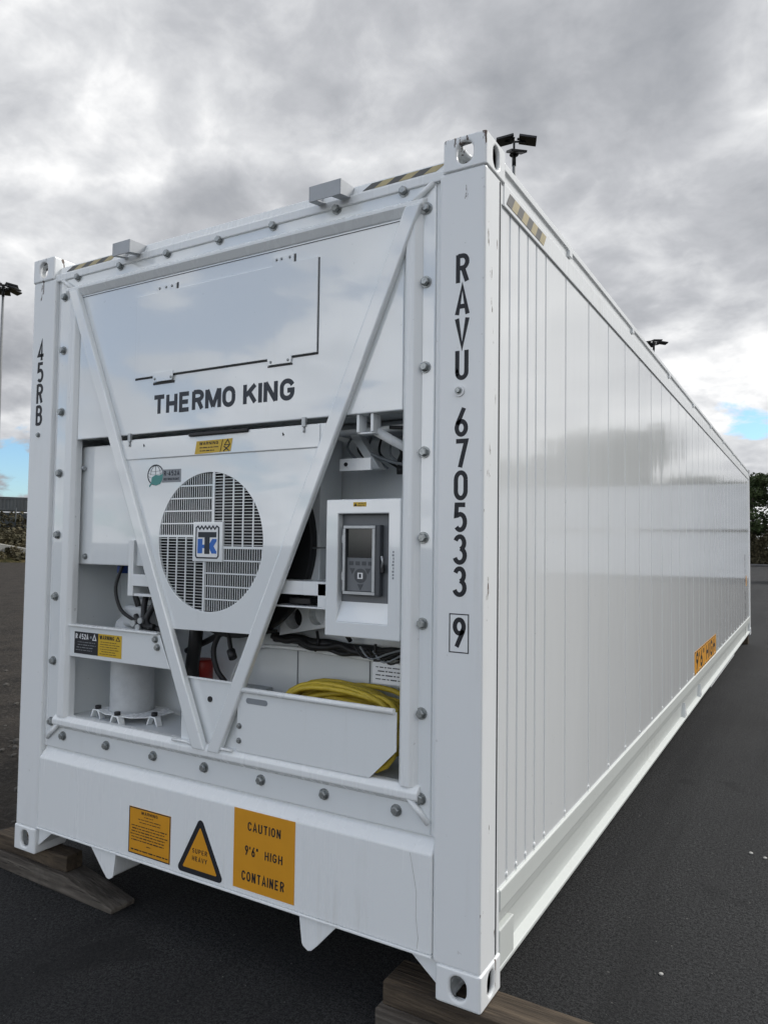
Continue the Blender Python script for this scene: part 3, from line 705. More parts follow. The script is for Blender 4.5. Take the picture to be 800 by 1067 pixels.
# controller door
ct = MB().box(1.812, 2.126, .000, .036, 1.160, 1.659).obj('controller_door', PANEL, C, .004)
cut(ct, MB().box(1.864, 2.078, -.1, .1, 1.215, 1.606))
MB().box(1.818, 2.15, .0362, .30, 1.165, 1.655).obj('controller_housing', INNER, ct)
wnd = MB().box(1.8642, 2.0778, .033, .0360, 1.2152, 1.6058).obj('controller_recess', GREYBOX, ct)
MB().prism([(.0005, 1.2152), (.0329, 1.285), (.0329, 1.2152)], 'x', 1.8642, 2.0778).obj('sloped_sill', PANEL, ct)
DX0, DX1, DZ0, DZ1 = 1.884, 2.040, 1.312, 1.566
ds = MB().box(DX0, DX1, .006, .0328, DZ0, DZ1).obj('display_unit', GREYD, ct, .003)
cut(ds, MB().box(DX0 + .012, DX1 - .022, -.1, .022, DZ0 + .014, DZ1 - .014))
MB().box(DX0 + .013, DX1 - .023, .016, .0215, DZ0 + .015, DZ0 + .135).obj('keypad', GREYBOX, ds)
MB().box(DX0 + .013, DX1 - .023, .014, .0213, DZ0 + .136, DZ1 - .015).obj('screen', SCREEN, ds)
fr = MB(); fr.box(DX0 + .004, DX1 - .018, .002, .0058, DZ1 - .013, DZ1 - .003); fr.box(DX0 + .004, DX1 - .018, .002, .0058, DZ0 + .003, DZ0 + .013)
fr.box(DX0 + .001, DX0 + .011, .0022, .0058, DZ0 + .014, DZ1 - .014); fr.box(DX1 - .030, DX1 - .019, .0022, .0058, DZ0 + .014, DZ1 - .014)
fr.obj('display_frame', GALV, ds)
KP = FRONT(.016)
for k in range(4):
    x = DX0 + .022 + .027 * k; MB().box(x, x + .018, .0145, .0158, DZ0 + .108, DZ0 + .122).obj('button', GREYD, ds, .001)
def tri(x, z, s): MB().prism([(x - s, z + s * .8), (x + s, z + s * .8), (x, z - s)], 'y', .0145, .0158).obj('button', GREYD, ds)
tri(DX0 + .035, DZ0 + .088, .011); tri(DX0 + .101, DZ0 + .088, .011); tri(DX0 + .070, DZ0 + .030, .012)
MB().prism(circle(DX0 + .070, DZ0 + .070, .026, 20), 'y', .0148, .0158).obj('button', GREYD, ds)
MB().box(DX0 + .059, DX0 + .081, .0138, .0147, DZ0 + .059, DZ0 + .081).obj('button', PALEWHITE, ds)
MB().box(DX0 + .0655, DX0 + .0745, .0130, .0137, DZ0 + .063, DZ0 + .077).obj('button', INKG, ds)
for z in (1.50, 1.365): MB().box(DX0 - .008, DX0, .010, .020, z, z + .028).obj('display_hinge', GALV, ds)
MB().tube([(DX1 + .004, .012, 1.41), (DX1 + .012, .006, 1.435), (DX1 + .008, .006, 1.455)], .004, 6).obj('display_latch', GALV, ds)
MB().box(DX1, DX1 + .014, .008, .02, 1.395, 1.425).obj('display_latch', BLACK, ds, .002)
ps2 = random.Random(9)
sx = MB()
for i in range(9):
    z = 1.375 + i * .0115
    sx.box(2.094 + ps2.uniform(0, .004), 2.102, -.0008, -.0001, z, z + .007)
sx.obj('rating_print', GREYV, ct)
wl = MB().box(1.930, 1.985, -.001, -.0001, 1.632, 1.648).obj('warning_label', YELLOW, ct)
MB().prism([(1.934, 1.634), (1.946, 1.634), (1.940, 1.645)], 'y', -.0022, -.0011).obj('warning_symbol', INK, wl)
small_print(1.95, 1.983, 1.633, 1.647, 2, FRONT(-.001), INK, wl, ps2)

# labels on the cover
wl = MB().prism([(1.140, 1.862), (1.337, 1.866), (1.347, 1.918), (1.150, 1.916)], 'y', -.0025, -.0012).obj('warning_label', YELLOW, C)
FP = FRONT(-.0025)
lettering('WARNING', 1.166, 1.272, 1.899, 1.911, FP, 0.0024, wl, INK)
small_print(1.160, 1.275, 1.868, 1.894, 2, FP, INK, wl, ps2)
MB().ribbon([(1.305, 1.893), (1.335, 1.893), (1.322, 1.914)], .003, .0012, FP, True).obj('warning_symbol', INK, wl)
MB().ribbon([(1.300, 1.868), (1.332, 1.890)], .004, .0011, FP).obj('warning_symbol', INK, wl); MB().ribbon([(1.302, 1.888), (1.330, 1.868)], .004, .0012, FP).obj('warning_symbol', INK, wl)
MB().ribbon([(1.282, 1.865), (1.296, 1.916)], .002, .0011, FP).obj('warning_symbol', INK, wl)
# refrigerant sign: globe with leaf and grey text plate
rs = MB().box(.945, 1.058, .0028, .0039, 1.750, 1.806).obj('refrigerant_sign', GREYV, C)
lettering('R-452A', .957, 1.050, 1.779, 1.799, FRONT(.0028), 0.004, rs, INKG)
lettering('REFRIGERANT', .957, 1.050, 1.759, 1.769, FRONT(.0028), 0.002, rs, INKG)
gc, gz_ = .905, 1.785
GP = FRONT(.0039)
MB().ribbon([(gc + .047 * math.cos(R(a)), gz_ + .043 * math.sin(R(a))) for a in range(0, 360, 12)], .005, .0008, GP, True).obj('globe_outline', INKG, rs)
gl = MB()
for k in (-.5, 0, .5):
    gl.ribbon([(gc + .043 * math.cos(R(a)), gz_ + .012 + k * .03 - .012 * math.sin(R(a))) for a in range(0, 181, 20)], .0016, .0006, GP)
    gl.ribbon([(gc + k * .06 * math.cos(R(a)), gz_ + .04 * math.sin(R(a))) for a in range(0, 181, 20)], .0016, .0008, GP)
gl.obj('globe_lines', GREYV, rs)
lf = [(.868, 1.738), (.880, 1.752), (.884, 1.775), (.905, 1.784), (.930, 1.782), (.952, 1.789), (.949, 1.765), (.935, 1.745), (.910, 1.738), (.885, 1.746), (.871, 1.732)]
MB().prism(lf, 'y', .0026, .0038).obj('leaf', TEAL, rs)
# labels on the left cross rail
bl = MB().prism([(.402, 1.074), (.566, 1.074), (.566, .974), (.402, .974)], 'y', .0028, .0039).obj('refrigerant_label', INK, C)
lettering('R 452A', .410, .500, 1.042, 1.064, FRONT(.0028), 0.0044, bl, PALEWHITE)
MB().ribbon([(.530, 1.042), (.552, 1.042), (.541, 1.066)], .004, .0011, FRONT(.0028), True).obj('warning_symbol', PALEWHITE, bl)
MB().tube([(.517, .0027, 1.053), (.517, .0019, 1.053)], .006, 10).obj('warning_symbol', GREYV, bl)
small_print(.415, .555, .985, 1.034, 4, FRONT(.0028), GREYV, bl, ps2, .5)
yl = MB().prism([(.567, 1.074), (.722, 1.074), (.722, .974), (.567, .974)], 'y', .0028, .0039).obj('warning_label', YELLOW, C)
lettering('WARNING', .576, .674, 1.050, 1.067, FRONT(.0028), 0.0034, yl, INK)
MB().ribbon([(.686, 1.050), (.710, 1.050), (.698, 1.068)], .003, .0011, FRONT(.0028), True).obj('warning_symbol', INK, yl)
small_print(.578, .712, .980, 1.044, 6, FRONT(.0028), INK, yl, ps2, .55)
# labels on the sill
SP_ = FRONT(-.0014)
nb = MB().box(.806, 1.055, -.0014, -.0002, .158, .354).obj('instruction_label', ORANGE, C)
MB().ribbon([(.8085, .1605), (1.0525, .1605), (1.0525, .3515), (.8085, .3515)], .004, .0008, SP_, True).obj('label_border', INK, nb)
lettering('WARNING', .880, .980, .330, .342, SP_, 0.0024, nb, INK)
small_print(.895, .97, .316, .326, 1, SP_, INK, nb, ps2); small_print(.86, 1.0, .290, .314, 2, SP_, INK, nb, ps2)
small_print(.818, 1.045, .212, .284, 6, SP_, INK, nb, ps2, .75, .12); small_print(.915, .945, .196, .206, 1, SP_, INK, nb, ps2); small_print(.818, 1.045, .170, .184, 1, SP_, INK, nb, ps2, .75, .05)
def rounded_tri(pts, r, n=6):
    out = []
    for i in range(3):
        a, b, c = (Vector(pts[i - 1]), Vector(pts[i]), Vector(pts[(i + 1) % 3]))
        d1 = (a - b).normalized(); d2 = (c - b).normalized(); ang = d1.angle(d2) / 2
        ctr = b + (d1 + d2).normalized() * (r / math.sin(ang)); t = r / math.tan(ang)
        p0, p1 = b + d1 * t - ctr, b + d2 * t - ctr
        a0 = math.atan2(p0.y, p0.x); a1 = math.atan2(p1.y, p1.x); da = (a1 - a0 + math.pi) % (2 * math.pi) - math.pi
        out += [(ctr.x + r * math.cos(a0 + da * k / n), ctr.y + r * math.sin(a0 + da * k / n)) for k in range(n + 1)]
    return out
T = [(1.092, .150), (1.352, .150), (1.222, .390)]
tl = MB().prism(rounded_tri(T, .016), 'y', -.0014, -.0002).obj('weight_label', INK, C)
cc = (1.222, .228)
Ti = [(cc[0] + (a - cc[0]) * .72, cc[1] + (b - cc[1]) * .72) for a, b in T]
MB().prism(rounded_tri(Ti, .004), 'y', -.0022, -.0014).obj('label_field', ORANGE, tl)
lettering('SUPER', 1.181, 1.263, .238, .256, FRONT(-.0022), 0.0029, tl, INK, .26); lettering('HEAVY', 1.181, 1.263, .207, .225, FRONT(-.0022), 0.0029, tl, INK, .26)
cb = MB().box(1.399, 1.696, -.0014, -.0002, .157, .460).obj('height_label', ORANGE, C)
lettering('CAUTION', 1.468, 1.630, .384, .417, SP_, 0.0053, cb, INK, .26)
lettering('9\'6"', 1.456, 1.522, .290, .325, SP_, 0.0056, cb, INK, .26); lettering('HIGH', 1.554, 1.640, .290, .322, SP_, 0.0051, cb, INK, .26)
lettering('CONTAINER', 1.442, 1.650, .192, .228, SP_, 0.0058, cb, INK, .26)

# container number on the posts
PP = FRONT(.004)
for i, ch in enumerate('RAVU'): glyph(ch, 2.331, 2.373, 2.387 - .11 * i, 2.484 - .11 * i, PP, .0155, C)
for i, ch in enumerate('670533'): glyph(ch, 2.330, 2.374, 1.865 - .107 * i, 1.958 - .107 * i, PP, .0155, C)
glyph('9', 2.330, 2.372, 1.160, 1.254, PP, .0155, C)
MB().ribbon([(2.316, 1.142), (2.384, 1.142), (2.384, 1.268), (2.316, 1.268)], .0035, .0008, PP, True).obj('number_box', INK, C)
MB().prism(circle(2.343, 2.017, .020, 20), 'y', -.001, .0038).obj('post_washer', PALEWHITE, C)
put_bolt(2.343, -.001, 2.017, .62)
for i, ch in enumerate('45RB'): glyph(ch, .057, .101, 2.384 - .1075 * i, 2.480 - .1075 * i, PP, .0155, C)
put_bolt(.080, .004, 2.012, .6)
# faint number on the far end of the side wall and amber label low on the side
for i, ch in enumerate('RAVU6705339'): glyph(ch, 11.08, 11.16, 1.20 - .115 * i + .1, 1.30 - .115 * i + .1, RIGHT(W - .014), .018, C) if i < 4 else glyph(ch, 11.08, 11.16, 1.10 - .115 * i + .1, 1.20 - .115 * i + .1, RIGHT(W - .014), .018, C)
MB().box(W - .0138, W - .0120, 11.30, 11.42, .88, 1.05).obj('amber_label', ORANGE, C)
al = MB().box(W - .0138, W - .0120, 5.08, 6.82, .324, .535).obj('amber_side_label', ORANGE, C)
RP = RIGHT(W - .0125)
lettering('9\'6"', 5.16, 5.78, .358, .506, RP, 0.036, al, INK); lettering('HIGH', 5.92, 6.74, .358, .506, RP, 0.036, al, INK)
hb = MB()
for k in range(14):
    for z in (.326, .522): hb.box(W - .0119, W - .0112, 5.10 + k * .123, 5.16 + k * .123, z, z + .011)
hb.obj('label_border', INK, al)
# hazard tape on the upper rail and header
def stripes(n, plane, a0, a1, b0, b1, parent, sk=.035):
    st = (a1 - a0) / n
    y_ = MB(); k_ = MB()
    for i in range(n):
        mb = y_ if i % 2 else k_
        q = [(a0 + i * st, b0), (a0 + (i + 1) * st, b0), (a0 + (i + 1) * st + sk, b1), (a0 + i * st + sk, b1)]
        for lvl in (0,):
            A = [mb.bm.verts.new(plane(a, b, .0005)) for a, b in q]; B = [mb.bm.verts.new(plane(a, b, .0015)) for a, b in q]
            mb.bm.faces.new(A); mb.bm.faces.new(B)
            for j in range(4): mb.bm.faces.new((A[j], A[(j + 1) % 4], B[(j + 1) % 4], B[j]))
    t = y_.obj('hazard_tape', HAZY, parent); k_.obj('tape_stripe', HAZD, t); return t
stripes(8, RIGHT(W - .006), .20, .62, 2.722, 2.772, C)
def slope(a, b, h):                                    # plane of the header's sloped top
    return (a, .030 + b * .012 - h * .95, 2.808 + b * .038 + h * .3)
for a0, a1 in ((1.93, 2.235), (.22, .54)): stripes(6, slope, a0, a1, .12, .78, C)
# lashing brackets on the header
def bracket(x0, x1):
    t = .004; mb = MB()
    yf = -.055
    for x in (x0, x1 - t): mb.prism([(yf, 2.777), (yf, 2.836), (.075, 2.842), (.05, 2.815), (.010, 2.790)], 'x', x, x + t)
    mb.box(x0 + t, x1 - t, yf, yf + t, 2.777, 2.836)
    wn = x1 - x0
    for a, b in ((x0 + t, x0 + wn * .24), (x1 - wn * .30, x1 - t)):
        mb.prism([(yf + t, 2.777), (.010, 2.790), (.010, 2.790 + t), (yf + t, 2.777 + t)], 'x', a, b)
    return mb.obj('lifting_bracket', BRACKET, C, .001)
bracket(.655, .768); bracket(1.746, 1.889)
# gooseneck gussets below the sill
for s in (0, 1):
    X = (lambda a: a) if s == 0 else (lambda a: W - a)
    mb = MB()
    pl = [(X(.553), .1279), (X(.575), .105), (X(.640), .035), (X(.665), .012), (X(.680), .008), (X(.702), .020), (X(.708), .030), (X(.722), .1279)]
    mb.prism(pl if s == 0 else pl[::-1], 'y', .004, .012)
    pl = [(X(.700), .022), (X(.708), .030), (X(.722), .1279), (X(.714), .1279)]
    mb.prism(pl if s == 0 else pl[::-1], 'y', .0125, 3.2)
    mb.obj('tunnel_gusset', WHITE, C, .002)
    mb = MB()
    pl = [(X(.1625), .045), (X(.270), .1279), (X(.1625), .1279)]
    mb.prism(pl if s == 0 else pl[::-1], 'y', .02, .03)
    pl = [(X(.1625), .045), (X(.1625), .039), (X(.278), .1279), (X(.270), .1279)]
    mb.prism(pl if s == 0 else pl[::-1], 'y', .02, .16)
    mb.obj('corner_gusset', WHITE, C, .001)

# ------------------------------------------------------------------ yellow supply cable coiled in the tray
cp = []; rc = random.Random(12)
for turn in range(19):
    rx = .300 - abs(rc.gauss(0, .04)); rz = .128 + rc.uniform(-.055, .012); oy = rc.uniform(-.085, .06); tl_ = rc.uniform(-.22, .12); ox = rc.uniform(-.03, .01)
    for k in range(24):
        a = -math.pi / 2 + 2 * math.pi * (k / 24)
        pw = lambda v: math.copysign(abs(v) ** .72, v); xx = rx * pw(math.cos(a)) + ox; zz_ = rz * pw(math.sin(a))
        cp.append((1.805 + xx, max(.17 + oy + .08 * math.sin(a) + .02 * math.sin(2 * a + turn), .035 + .004 * (turn % 3)), max(.812 + zz_ + xx * tl_ * .6, .678)))
# smooth joins between turns
for _ in range(3): cp = [cp[0]] + [tuple((cp[i - 1][j] + 2 * cp[i][j] + cp[i + 1][j]) / 4 for j in range(3)) for i in range(1, len(cp) - 1)] + [cp[-1]]
mb = MB().tube([(a, b, c) for a, b, c in cp], .0105, 8)
yc = mb.obj('power_cable', CABLE); yc.location = (0, 0, GZ)
tag(yc, 'yellow power cable coiled behind the open tray of the cooling unit', 'cable')

# ------------------------------------------------------------------ timber blocks
def wood(name, base, dk):
    n = material(name, base, .85, 0, .25)
    o = ocoord(n); gsc = scaled(n, o, (1.2, 14, 14))
    a = n.noise(gsc, 2.2, 7, .62, .4); b = n.noise(o, 6, 5, .6); c_ = n.noise(scaled(n, o, (2, 40, 40)), 2.5, 4, .6)
    c = n.mix(n.maprange(a, .36, .68, 0, 1), dk, base); c = n.mix(n.maprange(b, .5, .72, 0, .7), c, tuple(v * .45 for v in base))
    c = n.mix(n.maprange(c_, .62, .70, 0, .8), c, tuple(v * .25 for v in dk))
    n.set(n.b.inputs['Base Color'], c); bump(n, n.math('ADD', a, c_), .9, .006)
    return n.mat
WOOD = wood('weathered_timber', (.130, .100, .070), (.048, .037, .027)); WOODG = wood('grey_timber', (.160, .142, .120), (.070, .060, .051))
def rough(o, amt, sub=5):
    """saw marks, worn corners and splits"""
    bm = bmesh.new(); bm.from_mesh(o.data)
    bmesh.ops.subdivide_edges(bm, edges=bm.edges[:], cuts=sub, use_grid_fill=True)
    for v in bm.verts:
        q = v.co * 9; v.co += Vector((noise.noise(q), noise.noise(q + Vector((9, 0, 0))), noise.noise(q + Vector((0, 9, 0))) * .35)) * amt
        if v.co.z < .004: v.co.z = max(v.co.z, 0)
    bm.to_mesh(o.data); bm.free(); return o
def timber(name, label, x0, x1, y0, y1, z0, z1, rz, mat, grp=None, wedge=None):
    cx, cy = (x0 + x1) / 2, (y0 + y1) / 2
    if wedge: mb = MB().prism([(x0 - cx, 0), (x1 - cx, 0), (x1 - cx, .022), (x1 - cx - wedge * .45, (z1 - z0) * .62), (x1 - cx - wedge, z1 - z0), (x0 - cx, z1 - z0)], 'y', y0 - cy, y1 - cy)
    else: mb = MB().box(x0 - cx, x1 - cx, y0 - cy, y1 - cy, 0, z1 - z0)
    o = mb.obj(name, mat, None, .005, 2, loc=(cx, cy, z0)); o.rotation_euler.z = rz
    if not wedge: rough(o, .004)
    return tag(o, label, 'timber block')
timber('timber_block', 'brown timber on which the near right corner casting of the container stands', 2.075, 2.86, .006, .162, .085, .163, 0, WOOD)
timber('timber_block', 'paler timber on the asphalt under the brown timber at the near right corner', 2.062, 2.80, -.020, .175, 0, .083, 0, WOODG)
timber('timber_block', 'short dark timber under the near left corner casting of the container', -.26, .305, .070, .160, .087, .163, 0, WOOD)
timber('timber_beam', 'long weathered timber on the asphalt with a wedge cut end, under the short dark timber', -.62, .665, .055, .185, 0, .085, R(-1.5), WOODG, None, .36)
timber('timber_block', 'timber under the far right corner of the container', 2.0, 2.40, L - .19, L - .03, 0, .163, 0, WOOD)

CHIP = plain('pale_stone', (.46, .45, .42), .8, 0, .4, 60)
# small pale chips on the asphalt
for k, (x, y, s, lb) in enumerate(((3.06, 2.30, .011, 'small white stone chip, the left one of a pair on the asphalt'), (3.13, 2.27, .010, 'white stone chip cut by the right edge of the picture'), (2.84, .85, .009, 'whitish chip alone on the asphalt, nearest to the right timber block'))):
    mb = MB(); bmesh.ops.create_icosphere(mb.bm, subdivisions=2, radius=s)
    for v in mb.bm.verts: v.co *= 1 + .3 * noise.noise(v.co * 60 + Vector((k * 5, 0, 0)))
    for v in mb.bm.verts: v.co.z = max(v.co.z * .55 + s * .4, 0)
    tag(mb.obj('stone_chip', CHIP, None, loc=(x, y, 0)), lb, 'stone')

# ------------------------------------------------------------------ floodlight masts
POLE = plain('grey_pole_paint', (.20, .21, .215), .6, 0, .2, 2)
def mast(x, y, h, rz, label, pan, ring=.55):
    t = thing('floodlight_mast', label, 'light mast', (x, y, 0), rz, 'tall floodlight masts behind the container')
    MB().tube([(0, 0, 0), (0, 0, h * .5), (0, 0, h - .1)], [.19, .14, .085], 12).obj('pole', POLE, t)
    hd = MB(); hd.tube([(ring * math.cos(R(a)), ring * math.sin(R(a)), h - .1) for a in range(0, 361, 30)], .045, 6)
    for a in (0, 90): hd.tube([(-ring * math.cos(R(a)), -ring * math.sin(R(a)), h - .1), (ring * math.cos(R(a)), ring * math.sin(R(a)), h - .1)], .05, 6)
    hd.tube([(0, 0, h - .7), (0, 0, h + .15)], .11, 8)
    if ring < .3: hd.tube([(0, 0, h + .1), (0, 0, h + .75)], .06, 8); hd.tube([(-.4, -.2, h + .6), (.5, .3, h + .6)], .05, 6)
    hd.obj('head_frame', FLOOD, t)
    for a, tilt, rad, dz in pan:
        f = MB(); f.box(-.10, .80, -.42, .42, -.06, .06); f.box(-.2, -.1, -.07, .07, -.05, .03)
        me = f.mesh('floodlight', FLOOD)
        me.transform(Matrix.Translation((rad * math.cos(R(a)), rad * math.sin(R(a)), h + dz)) @ Matrix.Rotation(R(a), 4, 'Z') @ Matrix.Rotation(R(tilt), 4, 'Y'))
        link('floodlight', me, t, .02)
    return t
six = [(a, 14, .55, .05) for a in (10, 70, 130, 190, 250, 310)]
mast(-53.0, 32.6, 22, .2, 'slender grey floodlight mast with wide dark head, standing left of the container', six + [(40, 10, .3, .35), (220, 10, .3, .35)])
mast(-9.91, 73.2, 22, .5, 'distant floodlight mast rising over the middle of the container roof edge', [(a, 8, .5, .05) for a in (0, 95, 180, 270)])
mast(-9.70, 33.0, 22, 0, 'nearer floodlight mast with angled dark lamps right behind the near top corner casting', [(205, 14, .15, .75), (22, 12, .35, .70), (-50, 22, .05, .0)], .2)

# ------------------------------------------------------------------ far left: bank, containers, fence
GRASS = material('dry_grass', (.075, .070, .030), .95, 0, .1)
_g = gcoord(GRASS); GRASS.set(GRASS.b.inputs['Base Color'], GRASS.mix(GRASS.maprange(GRASS.noise(_g, .7, 7, .7), .36, .66, 0, 1), (.028, .030, .012), (.16, .125, .060))); bump(GRASS, GRASS.noise(_g, 4, 6, .7), 1.0, .3)
vd = Vector((-.836, .549)).normalized(); vp = Vector((-vd.y, vd.x))          # view direction to the far left and across it
c0 = Vector((3.36, -2.23))
bk = MB(); rows = []
prof = [(58, 0), (60, .55), (62.5, 1.7), (66, 2.15), (75, 2.2), (110, 2.0), (180, 0)]
for i in range(61):
    s = -60 + i * 2.0; row = []
    for dd, zz_ in prof:
        q = c0 + vd * dd + vp * s; nz = noise.noise(Vector((q.x * .3, q.y * .3, 0))) * .35 if 0 < zz_ else 0
        row.append(bk.bm.verts.new((q.x, q.y, max(zz_ + nz, -.02))))
    rows.append(row)
for a, b in zip(rows, rows[1:]):
    for k in range(len(prof) - 1): bk.bm.faces.new((a[k], b[k], b[k + 1], a[k + 1])).smooth = True
structure(bk.obj('grass_bank', GRASS.mat))
LEAF = lambda nm, a, b: _leaf(nm, a, b)
def _leaf(nm, a, b):
    n = material(nm, a, .7, 0, .2); n.b.inputs['Subsurface Weight'].default_value = 0
    f = n.noise(ocoord(n), .9, 4, .6); n.set(n.b.inputs['Base Color'], n.mix(n.maprange(f, .35, .65, 0, 1), a, b)); return n.mat
L1 = _leaf('dark_leaves', (.028, .045, .016), (.066, .088, .034)); L2 = _leaf('brown_scrub_leaves', (.060, .055, .030), (.10, .085, .050)); BARK = plain('bark', (.07, .055, .042), .9, 0, .5, 4)
def leaves(mb, c, r, n, s, rng, flat=1.0):
    for _ in range(n):
        v = Vector((rng.gauss(0, 1), rng.gauss(0, 1), rng.gauss(0, 1))).normalized() * (rng.random() ** .4) * r
        q = Vector(c) + Vector((v.x, v.y, v.z * flat)); a = Vector((rng.gauss(0, 1), rng.gauss(0, 1), rng.gauss(0, .6))).normalized(); b = a.cross(Vector((rng.gauss(0, 1), rng.gauss(0, 1), rng.gauss(0, 1)))).normalized()
        k = s * rng.uniform(.6, 1.4)
        mb.bm.faces.new([mb.bm.verts.new(q + a * k * e + b * k * .5 * g_) for e, g_ in ((-1, 0), (0, -1), (1, 0), (0, 1))])
# weeds on the bank
wd_ = MB(); rw = random.Random(21)
for i in range(520):
    q = c0 + vd * (rw.uniform(58.5, 66) if i < 380 else rw.uniform(66, 69)) + vp * rw.uniform(-2.5, 4.5); dist = (q - c0).dot(vd); hh = min(max((dist - 58) * .36, 0), 2.1)
    leaves(wd_, (q.x, q.y, hh + .1 + (rw.random() ** 2 * 1.6 if i >= 380 else 0)), rw.uniform(.15, .45), 14, .16, rw)
stuff(wd_.obj('weeds', L2, fix=False), 'dry brown and olive weeds covering the low bank left of the container', 'weeds')
def cpaint(nm, c): return plain(nm, c, .5, 0, .5, 1.3)
def box_container(label, x, y, z, rz, mat, ln=12.19, h=2.6, grp=None):
    t = thing('shipping_container', label, 'container', (x, y, z), rz, grp)
    mb = MB(); n_ = int(ln / .28); w_ = 2.4
    for sy in (-1, 1):
        prof = []
        for i in range(n_):
            x0 = -ln / 2 + .15 + i * (ln - .3) / n_; st = (ln - .3) / n_; o1, o2 = sy * (w_ / 2 - .01), sy * (w_ / 2 - .05)
            prof += [(x0, o1), (x0 + st * .3, o1), (x0 + st * .5, o2), (x0 + st * .8, o2)]
        V = [[mb.bm.verts.new((a, b, zz_)) for zz_ in (.12, h - .12)] for a, b in prof]
        for a, b in zip(V, V[1:]): mb.bm.faces.new((a[0], b[0], b[1], a[1]))
    for sx in (-1, 1): mb.box(*sorted((sx * (ln / 2 - .06), sx * (ln / 2 - .02))), -w_ / 2 + .05, w_ / 2 - .05, .12, h - .12)
    mb.box(-ln / 2 + .1, ln / 2 - .1, -w_ / 2 + .06, w_ / 2 - .06, h - .10, h - .06)
    mb.obj('wall', mat, t)
    fr = MB()
    for sx in (-1, 1):
        for sy in (-1, 1): fr.box(*sorted((sx * ln / 2, sx * (ln / 2 - .15))), *sorted((sy * w_ / 2, sy * (w_ / 2 - .15))), 0, h)
    for sy in (-1, 1):
        for zz_ in (0.10, h - .25): fr.box(-ln / 2 + .151, ln / 2 - .151, *sorted((sy * w_ / 2, sy * (w_ / 2 - .12))), zz_, zz_ + .12)
    fr.obj('frame', mat, t)
    return t
GREYC = cpaint('grey_container_paint', (.085, .095, .10)); GREYC2 = cpaint('dark_container_paint', (.045, .055, .06)); LGREY = cpaint('pale_grey_container_paint', (.42, .43, .44)); OFFW = cpaint('white_container_paint', (.72, .73, .74))
ang = math.atan2(vp.y, vp.x)
q = c0 + vd * 72 + vp * 2.5
box_container('dark grey shipping container behind the bank, under another one, left of the white container', q.x, q.y, 1.4, ang, GREYC2)
q = c0 + vd * 72 + vp * 2.2
box_container('grey shipping container on top of a darker one beyond the bank at far left', q.x, q.y, 4.0 - .0, ang, GREYC, h=1.35)
# wire fence on the bank in front of them
fn = thing('wire_fence', 'thin grey wire fence with posts along the top of the bank at far left', 'fence', tuple(c0 + vd * 66.5) + (1.9,), ang)
for k in range(-3, 5): MB().tube([(k * 2.4 + .35, 0, -.3), (k * 2.4 + .35, 0, 2.3)], .06, 6).obj('post', GREYC2, fn)
wm = MB()
for k in range(7): wm.box(-7, 10.4, -.012, .012, .1 + k * .33, .125 + k * .33)
wm.obj('wires', GREYC2, fn)
q = c0 + vd * 60.5 + vp * .55
pl = MB().prism([(-1.2, 0), (.9, .2), (1.3, .75), (.9, .8), (-1.2, .42)], 'y', -.5, .5).obj('concrete_slab', plain('pale_concrete', (.42, .41, .37), .85, 0, .4, 2), None, .05, loc=(q.x, q.y, .55)); pl.rotation_euler.z = ang
tag(pl, 'pale broken concrete slab on the weedy bank beside the left light mast', 'slab')

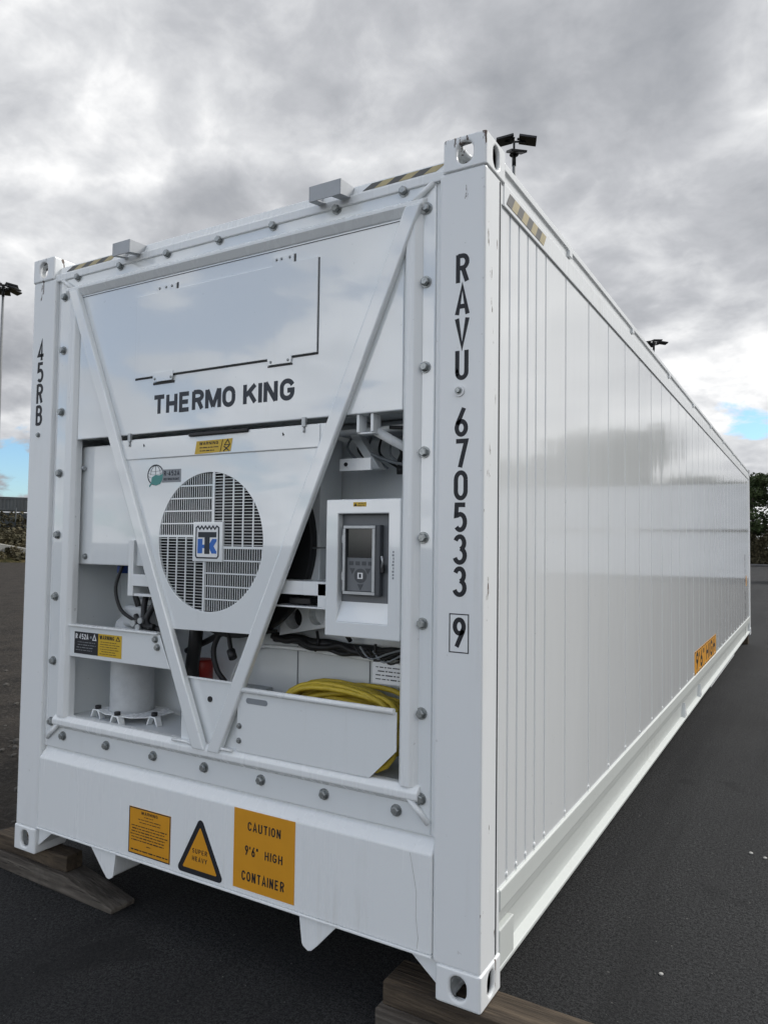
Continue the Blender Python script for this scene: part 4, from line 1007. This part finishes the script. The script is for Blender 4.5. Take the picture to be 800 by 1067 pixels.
# ------------------------------------------------------------------ trees beyond the far side of the yard
def tree_mesh(seed, h, r, n_cl=70):
    rng = random.Random(seed); mb = MB()
    for i in range(n_cl):
        a = rng.uniform(0, 6.283); rr = r * math.sqrt(rng.random()); zz_ = h * rng.uniform(.28, .97); lim = 1 - ((zz_ / h - .55) / .55) ** 2
        c = (rr * lim * math.cos(a), rr * lim * math.sin(a), zz_)
        leaves(mb, c, rng.uniform(.6, 1.3), 150, .17, rng, .7)
    crown = mb.mesh('crown', L1, fix=False)
    tm = MB(); tm.tube([(0, 0, 0), (.05, .05, h * .3), (.1, -.05, h * .62), (.0, .1, h * .9)], [.24, .18, .10, .03], 8)
    for k in range(7):
        a = k * .9 + rng.random(); z0 = h * rng.uniform(.3, .6); tm.tube([(.06, 0, z0), (r * .4 * math.cos(a), r * .4 * math.sin(a), z0 + h * .13), (r * .75 * math.cos(a), r * .75 * math.sin(a), z0 + h * .26)], [.09, .06, .02], 6)
    return crown, tm.mesh('trunk', BARK)
TM = [tree_mesh(31, 9.5, 3.6), tree_mesh(32, 11.5, 4.2, 85)]
spots = [(-1.9, 83.6, 0, 1.0, 'dark evergreen tree showing just past the far right corner of the container'),
         (3.4, 84.2, 1, .85, 'dark evergreen tree cut off by the right edge of the picture')]
for k in range(22): spots.append((9.0 + 3.3 * k + random.uniform(-.8, .8), 84 + random.uniform(-2, 4) - .25 * k, k % 2, (random.uniform(.85, 1.0) if k < 3 else random.uniform(1.05, 1.45)) * (1.1 if k % 2 == 0 else .95), 'dark tree of the row across the yard, mirrored in the glossy container side'))
for x, y, k, s, lb in spots:
    t = thing('evergreen_tree', lb, 'tree', (x, y, 0), random.uniform(0, 6), 'trees along the far side of the yard'); t.scale = (s,) * 3
    link('crown', TM[k][0], t); link('trunk', TM[k][1], t)
hm = MB(); rh = random.Random(4)
for i in range(800):
    x = rh.uniform(-7, 14) if i < 620 else rh.uniform(14, 40); leaves(hm, (x, 81.0 + rh.uniform(-.9, .9), rh.uniform(.3, 4.6) * (.75 + .3 * noise.noise(Vector((x * .4, 0, 0))))), rh.uniform(.4, .8), 60, .15, rh)
stuff(hm.obj('scrub', L2, fix=False), 'brown green scrub below the trees at the far end of the yard', 'scrub')
dm2 = MB()
pv = None
structure(MB().prism([(-12, 79.6), (90, 72), (90, 72.35), (-12, 79.95)], 'z', 0, .16).obj('kerb', plain('grey_kerb', (.16, .155, .15), .85, 0, .4, 2), None, .02))
# white containers stacked across the yard, mirrored in the glossy side
for i, (x, yy, zz_) in enumerate(((9.9, 41.9, 0), (9.7, 41.9, 2.6), (23.0, 40.7, 0), (22.8, 40.7, 2.6))):
    box_container(['white container on the ground across the yard, mirrored low in the glossy side', 'white container stacked on another across the yard, mirrored above a dark gap line', 'pale grey container on the ground across the yard, mirrored towards the near corner post', 'farther white container stacked on another across the yard, mirrored faintly near the corner post'][i], x, yy, zz_, R(-5), LGREY if i == 2 else OFFW)
